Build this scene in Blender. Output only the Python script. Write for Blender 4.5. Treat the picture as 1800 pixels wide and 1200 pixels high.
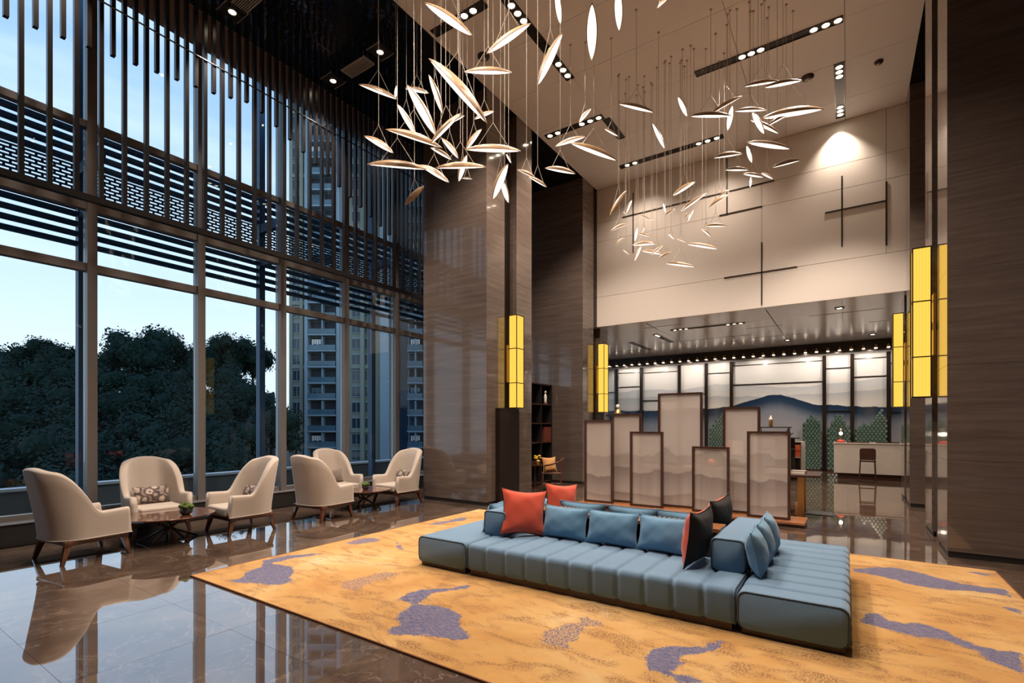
import bpy, math, random
from mathutils import Vector, Matrix
random.seed(7)
C = bpy.context.scene
for o in list(bpy.data.objects): bpy.data.objects.remove(o)
# ------------------------------------------------------------------ camera
cam = bpy.data.objects.new('camera', bpy.data.cameras.new('camera')); C.collection.objects.link(cam)
cam.location = (0, 0, 1.6); cam.rotation_euler = (math.radians(90), 0, math.radians(33.96))
cam.data.lens = 17.52; cam.data.sensor_width = 36; cam.data.shift_y = 0.0811; cam.data.clip_end = 600
C.camera = cam
# ------------------------------------------------------------------ world: dusk sky
C.view_settings.view_transform = 'Standard'; C.view_settings.look = 'None'
C.view_settings.gamma = 1; C.view_settings.use_curve_mapping = False
C.view_settings.exposure = 0.68
C.cycles.use_denoising = True
C.cycles.caustics_reflective = False; C.cycles.caustics_refractive = False
C.cycles.sample_clamp_indirect = 4.0
W = bpy.data.worlds.new('dusk_sky'); C.world = W; W.use_nodes = True
nt = W.node_tree; nt.nodes.clear()
def wn(t, **k):
    n = nt.nodes.new(t)
    for a, b in k.items(): setattr(n, a, b)
    return n
tc = wn('ShaderNodeTexCoord'); sep = wn('ShaderNodeSeparateXYZ'); nt.links.new(tc.outputs['Generated'], sep.inputs[0])
rmp = wn('ShaderNodeValToRGB'); e = rmp.color_ramp.elements
e[0].position = 0.0; e[0].color = (0.82, 0.855, 0.92, 1)
e[1].position = 0.75; e[1].color = (0.09, 0.26, 0.62, 1)
for p, c in ((0.13, (0.78, 0.825, 0.90, 1)), (0.3, (0.55, 0.67, 0.84, 1)), (0.5, (0.40, 0.55, 0.76, 1))):
    q = e.new(p); q.color = c
nt.links.new(sep.outputs[2], rmp.inputs[0])
mp = wn('ShaderNodeMapping'); mp.inputs['Scale'].default_value = (1.6, 1.6, 9)
nt.links.new(tc.outputs['Generated'], mp.inputs[0])
nz = wn('ShaderNodeTexNoise'); nz.inputs['Scale'].default_value = 1.7; nz.inputs['Detail'].default_value = 5
nt.links.new(mp.outputs[0], nz.inputs['Vector'])
cr = wn('ShaderNodeValToRGB'); cr.color_ramp.elements[0].position = .42; cr.color_ramp.elements[1].position = .68
cr.color_ramp.elements[0].color = (0, 0, 0, 1); cr.color_ramp.elements[1].color = (.5, .5, .5, 1)
nt.links.new(nz.outputs[0], cr.inputs[0])
mx = wn('ShaderNodeMixRGB'); mx.inputs[2].default_value = (0.84, 0.87, 0.92, 1)
nt.links.new(cr.outputs[0], mx.inputs[0]); nt.links.new(rmp.outputs[0], mx.inputs[1])
bg = wn('ShaderNodeBackground'); bg.inputs[1].default_value = 0.92
wo = wn('ShaderNodeOutputWorld'); nt.links.new(mx.outputs[0], bg.inputs[0]); nt.links.new(bg.outputs[0], wo.inputs[0])
# ------------------------------------------------------------------ lamps of the hall (ceiling downlights and added fill)
WARM = (1.0, 0.83, 0.68)
def spot(x, y, z, watt, size=110, blend=.6, tilt=None, col=WARM, r=.06):
    L = bpy.data.lights.new('downlight_or_fill', 'SPOT'); L.energy = watt; L.color = col
    L.spot_size = math.radians(size); L.spot_blend = blend; L.shadow_soft_size = r
    o = bpy.data.objects.new('downlight_or_fill', L); C.collection.objects.link(o); o.location = (x, y, z)
    if tilt: o.rotation_euler = (Vector(tilt) - Vector((x, y, z))).to_track_quat('-Z', 'Y').to_euler()
    return o
SPOTW = 345
for x, y in ((-5.4, 6.2), (-4.45, 6.8), (-4.4, 8.1), (-5.2, 9.9), (-4.4, 10.2),
             (-1.3, 9.72), (-.3, 9.72), (-4.4, 2.8), (-2.0, 5.0), (-.3, 5.0), (-3.3, 3.3), (-1.5, 3.5)):  # the trailing entries nearest the viewer are fill lamps added out of view
    spot(x, y, 8.14, SPOTW)
for x, y in ((-2.6, 12.1), (-4.5, 12.15)): spot(x, y, 8.14, 125, 125, 1.0)
spot(-.17, 12.80, 8.12, 165, 92, 1.0, (-.1, 13.05, 5.6), r=.03)
spot(-.2, 10.95, 8.12, 420, 80, .5)
for x, y in ((-8.14, 4.1), (-6.85, 6.0), (-8.17, 6.0), (-8.14, 2.0), (-7.6, 8.3)):
    spot(x, y, 8.12, 330, 70, .5)
for x, y, w in ((-3.9, 14.63, 150), (-2.6, 14.66, 150), (-.16, 14.06, 150), (-4.88, 15.2, 150), (-1.62, 18.2, 130), (.63, 17.2, 190), (-6, 16.9, 130), (-4.5, 17.5, 120), (1.9, 15.8, 130)):
    spot(x, y, 4.28, w, 130, .6)
for x in (-7.7, -6.4, -5.1, -4.1, -2.6, -1.2, -.3, .6, 1.8):       # row of bulbs in front of the painted glass
    spot(x, 19.6, 3.95, 25, 135, .5, (x, 20.4, 3.0), (1, .90, .80), .05)
# ------------------------------------------------------------------ helpers
PI = math.pi
COL = C.collection
class MB:
    def __init__(s): s.v = []; s.f = []; s.m = []; s.cur = 0
    def add(s, vs, fs):
        n = len(s.v); s.v += [tuple(p) for p in vs]; s.f += [tuple(i + n for i in q) for q in fs]; s.m += [s.cur] * len(fs); return s
    def box(s, x0, x1, y0, y1, z0, z1):
        return s.add([(x0,y0,z0),(x1,y0,z0),(x1,y1,z0),(x0,y1,z0),(x0,y0,z1),(x1,y0,z1),(x1,y1,z1),(x0,y1,z1)],
                     [(3,2,1,0),(4,5,6,7),(0,1,5,4),(1,2,6,5),(2,3,7,6),(3,0,4,7)])
    def cyl(s, a, b, r, n=12, r2=None, cap=True):
        a, b = Vector(a), Vector(b); d = (b - a).normalized(); r2 = r if r2 is None else r2
        u = d.orthogonal().normalized(); w = d.cross(u); vs = []
        for p, q in ((a, r), (b, r2)):
            for i in range(n):
                t = 2*PI*i/n; vs.append(p + (u*math.cos(t) + w*math.sin(t))*q)
        fs = [(i, (i+1) % n, n + (i+1) % n, n + i) for i in range(n)]
        if cap: fs += [tuple(range(n))[::-1], tuple(range(n, 2*n))]
        return s.add(vs, fs)
    def bar(s, a, b, w, h):      # square bar between two points
        a, b = Vector(a), Vector(b); d = (b - a).normalized()
        up = Vector((0,0,1)) if abs(d.z) < .95 else Vector((0,1,0))
        u = d.cross(up).normalized()*w/2; k = u.cross(d).normalized()*h/2; vs = []
        for p in (a, b): vs += [p-u-k, p+u-k, p+u+k, p-u+k]
        return s.add(vs, [(3,2,1,0),(4,5,6,7),(0,1,5,4),(1,2,6,5),(2,3,7,6),(3,0,4,7)])
    def tube(s, pts, r, n=6, closed=False):
        pts = [Vector(p) for p in pts]; N = len(pts); vs = []
        for i, p in enumerate(pts):
            if closed: d = pts[(i+1) % N] - pts[i-1]
            else: d = pts[min(i+1, N-1)] - pts[max(i-1, 0)]
            d.normalize(); u = d.cross(Vector((0,0,1)))
            if u.length < .05: u = d.cross(Vector((0,1,0)))
            u.normalize(); w = d.cross(u)
            rr = r[i] if isinstance(r, (list, tuple)) else r
            for k in range(n):
                t = 2*PI*k/n; vs.append(p + (u*math.cos(t) + w*math.sin(t))*rr)
        fs = []
        for i in range(N if closed else N-1):
            for k in range(n):
                j = (i+1) % N; fs.append((i*n+k, i*n+(k+1) % n, j*n+(k+1) % n, j*n+k))
        if not closed: fs += [tuple(range(n))[::-1], tuple(range((N-1)*n, N*n))]
        return s.add(vs, fs)
    def lathe(s, prof, n=20, c=(0,0,0)):
        vs = []
        for r, z in prof:
            for i in range(n):
                t = 2*PI*i/n; vs.append((c[0]+r*math.cos(t), c[1]+r*math.sin(t), c[2]+z))
        fs = []
        for j in range(len(prof)-1):
            for i in range(n): fs.append((j*n+i, j*n+(i+1) % n, (j+1)*n+(i+1) % n, (j+1)*n+i))
        return s.add(vs, fs)
    def grid(s, fn, nu, nv, wu=False, wv=False):
        vs = [fn(i/(nu if wu else nu-1), j/(nv if wv else nv-1)) for i in range(nu) for j in range(nv)]
        fs = []
        for i in range(nu if wu else nu-1):
            for j in range(nv if wv else nv-1):
                a, b = (i+1) % nu, (j+1) % nv
                fs.append((i*nv+j, a*nv+j, a*nv+b, i*nv+b))
        return s.add(vs, fs)
    def mesh(s, name, mats, smooth=False):
        me = bpy.data.meshes.new(name); me.from_pydata(s.v, [], s.f)
        for m in (mats if isinstance(mats, (list, tuple)) else [mats]): me.materials.append(m)
        if any(s.m):
            me.polygons.foreach_set('material_index', s.m)
        if smooth: me.polygons.foreach_set('use_smooth', [True]*len(s.f))
        me.update(); return me
def link(name, data, parent=None, loc=(0,0,0), rot=None):
    o = bpy.data.objects.new(name, data); COL.objects.link(o); o.location = loc
    if rot is not None: o.rotation_euler = rot
    if parent: o.parent = parent
    return o
def obj(name, mb, mat, parent=None, loc=(0,0,0), rot=None, smooth=False, bevel=0, seg=2):
    o = link(name, mb.mesh(name, mat, smooth), parent, loc, rot)
    if bevel:
        b = o.modifiers.new('bevel', 'BEVEL'); b.width = bevel; b.segments = seg; b.limit_method = 'ANGLE'; b.angle_limit = .7
        b.harden_normals = False
        o.data.polygons.foreach_set('use_smooth', [True]*len(o.data.polygons))
        w = o.modifiers.new('normals', 'WEIGHTED_NORMAL')
    return o
def tag(o, label=None, cat=None, group=None, kind=None):
    if label: o['label'] = label
    if cat: o['category'] = cat
    if group: o['group'] = group
    if kind: o['kind'] = kind
    return o
def thing(name, label, cat, loc=(0,0,0), rz=0, group=None):
    o = bpy.data.objects.new(name, None); COL.objects.link(o); o.location = loc; o.rotation_euler = (0,0,rz); o.empty_display_size = .1
    return tag(o, label, cat, group)
def kids(o): return [c for c in bpy.data.objects if c.parent == o]
def copy_tree(o, parent=None):
    c = o.copy(); COL.objects.link(c)
    if parent: c.parent = parent
    for k in kids(o): copy_tree(k, c)
    return c
# ------------------------------------------------------------------ materials
class Mat:
    def __init__(s, name):
        s.m = bpy.data.materials.new(name); s.m.use_nodes = True; s.t = s.m.node_tree; s.t.nodes.clear()
        s.out = s.n('ShaderNodeOutputMaterial'); s._tc = None
    def n(s, typ, **k):
        x = s.t.nodes.new(typ)
        for a, b in k.items(): setattr(x, a, b)
        return x
    def put(s, sock, val):
        if hasattr(val, 'links'): s.t.links.new(val, sock)
        elif isinstance(val, (tuple, list)) and len(val) == 3 and sock.type == 'RGBA': sock.default_value = (*val, 1)
        else: sock.default_value = val
    def tc(s, which='Object'):
        if s._tc is None: s._tc = s.n('ShaderNodeTexCoord')
        return s._tc.outputs[which]
    def mapping(s, scale=(1,1,1), src=None, loc=None):
        x = s.n('ShaderNodeMapping'); s.put(x.inputs[0], src if src is not None else s.tc()); x.inputs['Scale'].default_value = scale
        if loc is not None: s.put(x.inputs['Location'], loc)
        return x.outputs[0]
    def noise(s, vec, scale=5, detail=3, rough=.5, dist=0):
        x = s.n('ShaderNodeTexNoise'); s.put(x.inputs['Vector'], vec)
        for a, b in (('Scale', scale), ('Detail', detail), ('Roughness', rough), ('Distortion', dist)): x.inputs[a].default_value = b
        return x.outputs[0]
    def ramp(s, fac, stops):
        x = s.n('ShaderNodeValToRGB'); s.put(x.inputs[0], fac); e = x.color_ramp.elements
        while len(e) < len(stops): e.new(.5)
        for q, (p, c) in zip(e, stops):
            q.position = p; q.color = (*c, 1) if isinstance(c, tuple) else (c, c, c, 1)
        return x.outputs[0]
    def math(s, op, a, b=0.0, c=None, clamp=False):
        x = s.n('ShaderNodeMath', operation=op, use_clamp=clamp); s.put(x.inputs[0], a); s.put(x.inputs[1], b)
        if c is not None: s.put(x.inputs[2], c)
        return x.outputs[0]
    def mix(s, fac, a, b, mode='MIX'):
        x = s.n('ShaderNodeMixRGB', blend_type=mode); s.put(x.inputs[0], fac); s.put(x.inputs[1], a); s.put(x.inputs[2], b); return x.outputs[0]
    def sep(s, vec):
        x = s.n('ShaderNodeSeparateXYZ'); s.put(x.inputs[0], vec); return x.outputs
    def comb(s, x, y, z):
        q = s.n('ShaderNodeCombineXYZ')
        for i, w in enumerate((x, y, z)): s.put(q.inputs[i], w)
        return q.outputs[0]
    def bump(s, h, strength=.2, dist=.01):
        x = s.n('ShaderNodeBump'); s.put(x.inputs['Height'], h); x.inputs['Strength'].default_value = strength; x.inputs['Distance'].default_value = dist
        return x.outputs[0]
    def bsdf(s, color, rough=.5, metal=0, normal=None, **k):
        x = s.n('ShaderNodeBsdfPrincipled'); s.put(x.inputs['Base Color'], color); s.put(x.inputs['Roughness'], rough); s.put(x.inputs['Metallic'], metal)
        if normal is not None: s.put(x.inputs['Normal'], normal)
        for a, b in k.items(): s.put(x.inputs[a.replace('_', ' ')], b)
        return x.outputs[0]
    def end(s, sh): s.t.links.new(sh, s.out.inputs[0]); return s.m
def plain(name, col, rough=.5, metal=0, var=.06, nscale=8, **k):
    m = Mat(name); n = m.noise(m.tc(), nscale, 3)
    c = m.mix(n, tuple(max(0, v*(1-var)) for v in col), tuple(min(1, v*(1+var)) for v in col))
    return m.end(m.bsdf(c, rough, metal, **k))
def glow(name, col, s):
    m = Mat(name); x = m.n('ShaderNodeEmission'); m.put(x.inputs[0], col); x.inputs[1].default_value = s; return m.end(x.outputs[0])
M = {}
# polished brown marble tile, veins run on differently in every tile
m = Mat('brown_marble'); oi = m.n('ShaderNodeObjectInfo')
vec = m.mapping((1,1,1), loc=m.comb(m.math('MULTIPLY', oi.outputs['Random'], 40), m.math('MULTIPLY', oi.outputs['Random'], 17), 0))
a = m.noise(vec, 2.2, 6, .62, .6); b = m.noise(vec, 14, 5, .6)
vein = m.noise(vec, 1.3, 8, .66, .7); vm = m.math('ABSOLUTE', m.math('SUBTRACT', vein, .5))
base = m.ramp(a, [(.3, (.055,.037,.028)), (.55, (.10,.066,.048)), (.75, (.17,.118,.086))])
base = m.mix(m.math('MULTIPLY', b, .25), base, (.14,.095,.07))
base = m.mix(m.math('MULTIPLY', m.ramp(vm, [(0, 1.), (.006, .0)]), .45), base, (.42,.32,.25))
M['marble'] = m.end(m.bsdf(base, .03, IOR=2.1, Coat_Weight=.6, Coat_Roughness=.012, Coat_IOR=1.8))
M['grout'] = plain('dark_grout', (.05,.035,.028), .6)
# wood-vein stone of the columns
m = Mat('vein_stone'); oi = m.n('ShaderNodeObjectInfo')
vec = m.mapping((.55,.55,9), loc=m.comb(m.math('MULTIPLY', oi.outputs['Random'], 30), 0, m.math('MULTIPLY', oi.outputs['Random'], 9)))
a = m.noise(vec, 1.6, 7, .65, .8); v2 = m.mapping((1.2,1.2,60)); b = m.noise(v2, 1.5, 3)
base = m.ramp(a, [(.25, (.088,.065,.055)), (.5, (.125,.095,.080)), (.75, (.175,.137,.117))])
base = m.mix(m.math('MULTIPLY', b, .3), base, (.085,.063,.053))
M['stone'] = m.end(m.bsdf(base, .12, IOR=1.6, Coat_Weight=.6, Coat_Roughness=.04, Coat_IOR=1.55))
def cream(name, col, rough):
    m = Mat(name); n = m.noise(m.mapping((3,3,.5)), 2, 4); oi = m.n('ShaderNodeObjectInfo')
    c = m.mix(m.math('MULTIPLY', n, .3), col, tuple(v*.9 for v in col)); c = m.mix(m.math('MULTIPLY', oi.outputs['Random'], .12), c, tuple(v*.85 for v in col))
    return m.end(m.bsdf(c, rough))
M['cream'] = cream('cream_wall_panel', (.78,.71,.65), .38)
M['ceil'] = cream('cream_ceiling_panel', (.87,.845,.82), .5)
M['satin'] = plain('satin_lacquer_ceiling', (.80,.78,.75), .2, var=.02, IOR=1.7, Coat_Weight=.4, Coat_Roughness=.16)
m = Mat('black_mirror_ceiling'); n = m.noise(m.mapping((2.2,1.1,1)), 1.6, 2, .4, .5)
M['blackglass'] = m.end(m.bsdf((.004,.005,.008), .03, normal=m.bump(n, .13, .06), IOR=1.9))
M['bronze'] = plain('dark_bronze', (.022,.014,.011), .28, .3, .2)
M['slat'] = plain('dark_lacquered_slat', (.010,.007,.007), .3, 0, .2)
M['mull'] = plain('grey_mullion_metal', (.19,.17,.16), .42, .35, .08)
M['blueblade'] = plain('outdoor_grey_blue_metal', (.035,.085,.15), .5, .2)
M['dark'] = plain('dark_recess', (.012,.010,.009), .5)
M['inlay'] = plain('dark_inlay_strip', (.045,.03,.022), .3, .4)
M['darkwood'] = plain('dark_walnut', (.055,.024,.016), .22, 0, .25, 5)
m = Mat('red_walnut'); n = m.noise(m.mapping((2,18,2)), 2.5, 5, .6, .6)
M['wood'] = m.end(m.bsdf(m.ramp(n, [(.3, (.055,.020,.011)), (.7, (.13,.050,.025))]), .16, Coat_Weight=.6, Coat_Roughness=.06))
m = Mat('orange_wood_top'); n = m.noise(m.mapping((2,14,2)), 2.5, 5, .6, .6)
M['tan'] = m.end(m.bsdf(m.ramp(n, [(.3, (.26,.095,.035)), (.7, (.40,.17,.07))]), .22))
def cloth(name, col, var=.1, sc=260, st=.25, sheen=.25):
    m = Mat(name); f = m.noise(m.mapping((1,1,1)), sc, 2); g = m.noise(m.tc(), 7, 3)
    c = m.mix(m.math('MULTIPLY', f, .7), tuple(v*(1-var) for v in col), tuple(min(1, v*(1+var)) for v in col))
    c = m.mix(m.math('MULTIPLY', g, .35), c, tuple(v*.86 for v in col))
    return m.end(m.bsdf(c, .85, normal=m.bump(m.math('ADD', f, m.math('MULTIPLY', g, 2.5)), st, .004), Sheen_Weight=sheen))
M['blue'] = cloth('slate_blue_wool', (.125,.225,.345))
M['bluepil'] = cloth('mid_blue_linen', (.115,.26,.41))
M['beige'] = cloth('beige_linen', (.47,.395,.335), .05)
M['coral'] = cloth('coral_red_linen', (.70,.085,.038))
M['black'] = cloth('black_satin_cloth', (.010,.008,.008), sheen=.05)
M['brownpil'] = cloth('taupe_linen', (.17,.13,.11))
M['ochre'] = cloth('ochre_cloth', (.55,.27,.09)); M['navy'] = cloth('navy_cloth', (.02,.06,.16))
# flowery lumbar cushion: pale blossoms on brown
m = Mat('floral_print_cloth'); vo = m.n('ShaderNodeTexVoronoi'); m.put(vo.inputs['Vector'], m.tc()); vo.inputs['Scale'].default_value = 9
d = vo.outputs['Distance']; n = m.noise(m.tc(), 30, 4)
pet = m.math('ADD', d, m.math('MULTIPLY', m.math('SUBTRACT', n, .5), .5))
c = m.ramp(pet, [(.10, (.09,.05,.045)), (.16, (.52,.43,.36)), (.38, (.40,.32,.27)), (.46, (.085,.062,.055)), (.62, (.07,.05,.045)), (.70, (.26,.20,.17))])
M['floral'] = m.end(m.bsdf(c, .8))
M['gold'] = plain('brushed_gold', (.62,.36,.12), .3, .9)
m = Mat('pendant_wood_shell'); n = m.noise(m.mapping((3,40,40)), 1.5, 4, .6)
M['shell'] = m.end(m.bsdf(m.ramp(n, [(.3, (.30,.175,.09)), (.7, (.46,.30,.17))]), .32))
M['lit'] = glow('lit_diffuser', (1, .87, .74), 1.5)
M['bulb'] = glow('lit_bulb', (1, .84, .62), 14)
M['cord'] = plain('pale_suspension_cord', (.45,.39,.33), .5)
M['white'] = plain('white_paper', (.72,.68,.63), .6)
M['wmarble'] = plain('pale_veined_marble', (.50,.45,.40), .2, 0, .12, 4)
M['yellowflower'] = plain('yellow_petals', (.75,.5,.04), .6)
M['moss'] = plain('green_moss', (.07,.115,.02), .9, 0, .5, 40)
M['darkglass'] = plain('dark_glazed_bowl', (.035,.04,.035), .08, 0, .2)
M['red'] = plain('red_lacquer', (.65,.06,.03), .35); M['orangebox'] = plain('orange_card', (.75,.17,.06), .5)
M['silver'] = plain('white_vent_metal', (.55,.52,.48), .4, .3)
# lantern shade: backlit yellow pleated silk
m = Mat('lit_yellow_silk'); x, y, z = m.sep(m.tc())[:3]
pl = m.math('SINE', m.math('MULTIPLY', m.math('ADD', x, y), 190)); k = m.math('MULTIPLY_ADD', pl, .10, .9)
em = m.n('ShaderNodeEmission'); m.put(em.inputs[0], m.mix(k, (.5,.27,.02), (1,.58,.085))); em.inputs[1].default_value = .80
M['silk'] = m.end(em.outputs[0])
# window glass
def glass(name, tint, refl=.9):
    m = Mat(name); t = m.n('ShaderNodeBsdfTransparent'); m.put(t.inputs[0], tint); g = m.n('ShaderNodeBsdfGlossy'); g.inputs['Roughness'].default_value = 0.0
    fr = m.n('ShaderNodeFresnel'); fr.inputs[0].default_value = 1.45; x = m.n('ShaderNodeMixShader')
    m.put(x.inputs[0], m.math('MULTIPLY', fr.outputs[0], refl, clamp=True)); m.t.links.new(t.outputs[0], x.inputs[1]); m.t.links.new(g.outputs[0], x.inputs[2])
    return m.end(x.outputs[0])
M['glass'] = glass('window_glass', (.86,.945,.99), .45)
M['clear'] = glass('clear_glass', (.93,.95,.95))
# ink-wash landscape: layered ridges painted on a pale ground, u along the panel, v up
def ridges(m, u, v, layers, ground):
    c = ground
    for base, amp, fr, off, soft, col in layers:
        h = m.noise(m.comb(m.math('MULTIPLY_ADD', u, fr, off), off, 0.0), 1.0, 4, .5)
        ht = m.math('MULTIPLY_ADD', m.math('SUBTRACT', h, .5), amp, base); d = m.math('SUBTRACT', ht, v)
        edge = m.math('MULTIPLY', d, 40, clamp=True); fade = m.math('SUBTRACT', 1.0, m.math('DIVIDE', d, soft), clamp=True)
        c = m.mix(m.math('MULTIPLY', edge, fade), c, col)
    return c
m = Mat('painted_landscape_glass'); g = m.n('ShaderNodeNewGeometry'); p = m.sep(g.outputs['Position'])
c = ridges(m, p[0], p[2], [(3.05, .7, .42, 3.1, .5, (.52,.53,.55)), (2.72, .5, .5, 8.7, .4, (.47,.48,.50))], (.74,.71,.67))
bx_ = m.math('DIVIDE', m.math('ADD', p[0], 2.3), 1.25); gb = m.math('EXPONENT', m.math('MULTIPLY', m.math('MULTIPLY', bx_, bx_), -1.0))
ht = m.math('MULTIPLY_ADD', gb, .42, m.math('MULTIPLY_ADD', m.noise(m.comb(p[0], 4.4, 0.0), .8, 4), .5, 1.97)); dd = m.math('SUBTRACT', ht, p[2])
c = m.mix(m.math('MULTIPLY', dd, 40, clamp=True), c, m.ramp(dd, [(0, (.010,.030,.065)), (.25, (.03,.055,.10)), (.6, (.22,.24,.29)), (1.0, (.30,.30,.33))]))
M['landscape'] = m.end(m.bsdf(c, .09, IOR=1.5))
m = Mat('translucent_painted_silk'); oi = m.n('ShaderNodeObjectInfo'); p = m.sep(m.tc())
uu = m.math('MULTIPLY_ADD', oi.outputs['Random'], 37.0, p[0])
c = ridges(m, uu, p[2], [(1.0, 1.1, 1.1, 2.2, .45, (.56,.49,.45)), (.62, .7, 1.3, 5.5, .45, (.42,.35,.33)), (.22, .25, 1.2, 9.5, .15, (.48,.41,.37))], (.70,.63,.585))
df = m.n('ShaderNodeBsdfDiffuse'); m.put(df.inputs[0], c); tl = m.n('ShaderNodeBsdfTranslucent'); m.put(tl.inputs[0], c); tr = m.n('ShaderNodeBsdfTransparent')
x1 = m.n('ShaderNodeMixShader'); x1.inputs[0].default_value = .45; m.t.links.new(df.outputs[0], x1.inputs[1]); m.t.links.new(tl.outputs[0], x1.inputs[2])
x2 = m.n('ShaderNodeMixShader'); x2.inputs[0].default_value = .42; m.t.links.new(x1.outputs[0], x2.inputs[1]); m.t.links.new(tr.outputs[0], x2.inputs[2])
M['silkscreen'] = m.end(x2.outputs[0])
# rug: golden ground, brown dry-brush, violet patches from a per-vertex distance attribute
m = Mat('gold_and_violet_rug'); vec = m.tc()
at = m.n('ShaderNodeAttribute'); at.attribute_name = 'patch'; a2 = m.n('ShaderNodeAttribute'); a2.attribute_name = 'weave'
n1 = m.noise(vec, .9, 5, .6, .4); n2 = m.noise(m.mapping((1,2.2,1)), 2.6, 5, .6, .8); sp = m.noise(m.mapping((1,1,1)), 75, 2, .7); st = m.noise(m.mapping((5,60,1)), 3, 3, .6)
g = m.ramp(n1, [(.3, (.38,.165,.03)), (.47, (.48,.255,.067)), (.6, (.53,.315,.108)), (.72, (.60,.43,.22))])
br = m.math('MULTIPLY', m.ramp(n2, [(.48, 0.), (.62, 1.)]), m.ramp(sp, [(.42, 0.), (.56, 1.)]))
g = m.mix(m.math('MULTIPLY', br, .95), g, (.20,.082,.02))
d = m.math('ADD', at.outputs['Fac'], m.math('MULTIPLY', m.math('SUBTRACT', m.noise(vec, 11, 4, .6), .5), .12))
d = m.math('ADD', d, m.math('MULTIPLY', m.math('SUBTRACT', sp, .5), .05))
mask = m.math('MULTIPLY', d, 60, clamp=True)
vio = m.mix(m.ramp(st, [(.42, 0.), (.56, 1.)]), (.042,.048,.13), (.22,.185,.235)); vio = m.mix(m.ramp(sp, [(.5, 0.), (.62, .8)]), vio, (.035,.04,.14))
keep = m.math('GREATER_THAN', m.math('ADD', a2.outputs['Fac'], m.math('MULTIPLY', m.math('SUBTRACT', sp, .5), 2.2)), .5)
M['rug'] = m.end(m.bsdf(m.mix(m.math('MULTIPLY', mask, keep), g, vio), .95, normal=m.bump(m.noise(vec, 180, 2), .5, .006), Sheen_Weight=.2))
# outdoors
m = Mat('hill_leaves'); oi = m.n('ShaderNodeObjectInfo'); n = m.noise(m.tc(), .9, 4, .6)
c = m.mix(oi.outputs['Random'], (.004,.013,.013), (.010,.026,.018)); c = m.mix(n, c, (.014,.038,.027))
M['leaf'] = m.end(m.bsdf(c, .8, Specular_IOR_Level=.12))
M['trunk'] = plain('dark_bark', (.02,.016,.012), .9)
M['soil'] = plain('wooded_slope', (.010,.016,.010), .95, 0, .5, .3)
M['tanwall'] = plain('tan_facade', (.23,.25,.20), .7, 0, .1, .4)
M['palewall'] = plain('pale_facade', (.25,.335,.385), .7, 0, .1, .4)
M['blockglass'] = plain('facade_glass', (.035,.055,.075), .06, 0, .3, .3)
M['dimglass'] = plain('balcony_glass', (.08,.15,.19), .15, 0, .3, .3)
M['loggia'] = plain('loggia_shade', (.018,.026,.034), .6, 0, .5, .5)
M['terrace'] = plain('grey_terrace_stone', (.16,.15,.14), .6)
# ================================================================== THE SETTING
XW, XC, XR = -9.35, -5.87, 1.0        # window plane, left column faces, right column faces
ZC = 8.2; ZL = 4.35
def struct(name, mb, mat, **k): return tag(obj(name, mb, mat, **k), kind='structure')
# floor: slab and polished tiles
fl = struct('floor', MB().box(-9.6, 3.4, -3.2, 21.2, -.12, -.012), M['grout'])
tile_me = {}
for i in range(-10, 4):
    for j in range(0, 21):
        x0, x1 = max(i, -9.05), min(i+1, 3.2); y0, y1 = j, j+1
        if x1 - x0 < .1: continue
        key = round(x1-x0, 2)
        if key not in tile_me:
            w = key/2 - .001
            tile_me[key] = MB().box(-w, w, -.499, .499, -.01, 0).mesh('tile', M['marble'])
        t = link('tile', tile_me[key], fl, ((x0+x1)/2, (y0+y1)/2, 0),
                 (math.radians(random.gauss(0, .025)), math.radians(random.gauss(0, .025)), 0))
# ceilings
ce = struct('ceiling', MB().box(XC, XR, -3.2, 13.0, ZC+.02, ZC+.3), M['dark'])
xs = [XC, -4.35, -1.62, -.04, XR]; ys = [-3.2, -1, 1.2, 3.2, 5.2, 7.26, 8.46, 9.72, 10.88, 12.15, 13.0]
for i in range(4):
    for j in range(10):
        g = .004
        obj('panel', MB().box(xs[i]+g, xs[i+1]-g, ys[j]+g, ys[j+1]-g, ZC, ZC+.03), M['ceil'], ce)
c2 = struct('ceiling_side', MB().box(-8.55, XC-.001, -3.2, 13.4, ZC, ZC+.3), M['blackglass'])
struct('ceiling_right', MB().box(XR+.001, 3.3, -3.2, 13.4, ZC, ZC+.3), M['blackglass'])
struct('ceiling_window', MB().box(-9.42, -8.551, -3.2, 13.4, ZC, ZC+.3), plain('warm_lacquer_soffit', (.34,.22,.15), .3))
cl = struct('ceiling_lower', MB().box(-9.5, 3.3, 13.02, 20.9, ZL+.02, ZL+.3), M['dark'])
xs = [-9.5, -8, -6.1, -4.55, -3.1, -1.62, -.1, 1.4, 3.3]; ys = [13.02, 14.66, 16.75, 18.4, 19.6, 20.9]
for i in range(8):
    for j in range(5): obj('panel', MB().box(xs[i]+.003, xs[i+1]-.003, ys[j]+.003, ys[j+1]-.003, ZL, ZL+.03), M['satin'], cl)
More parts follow.
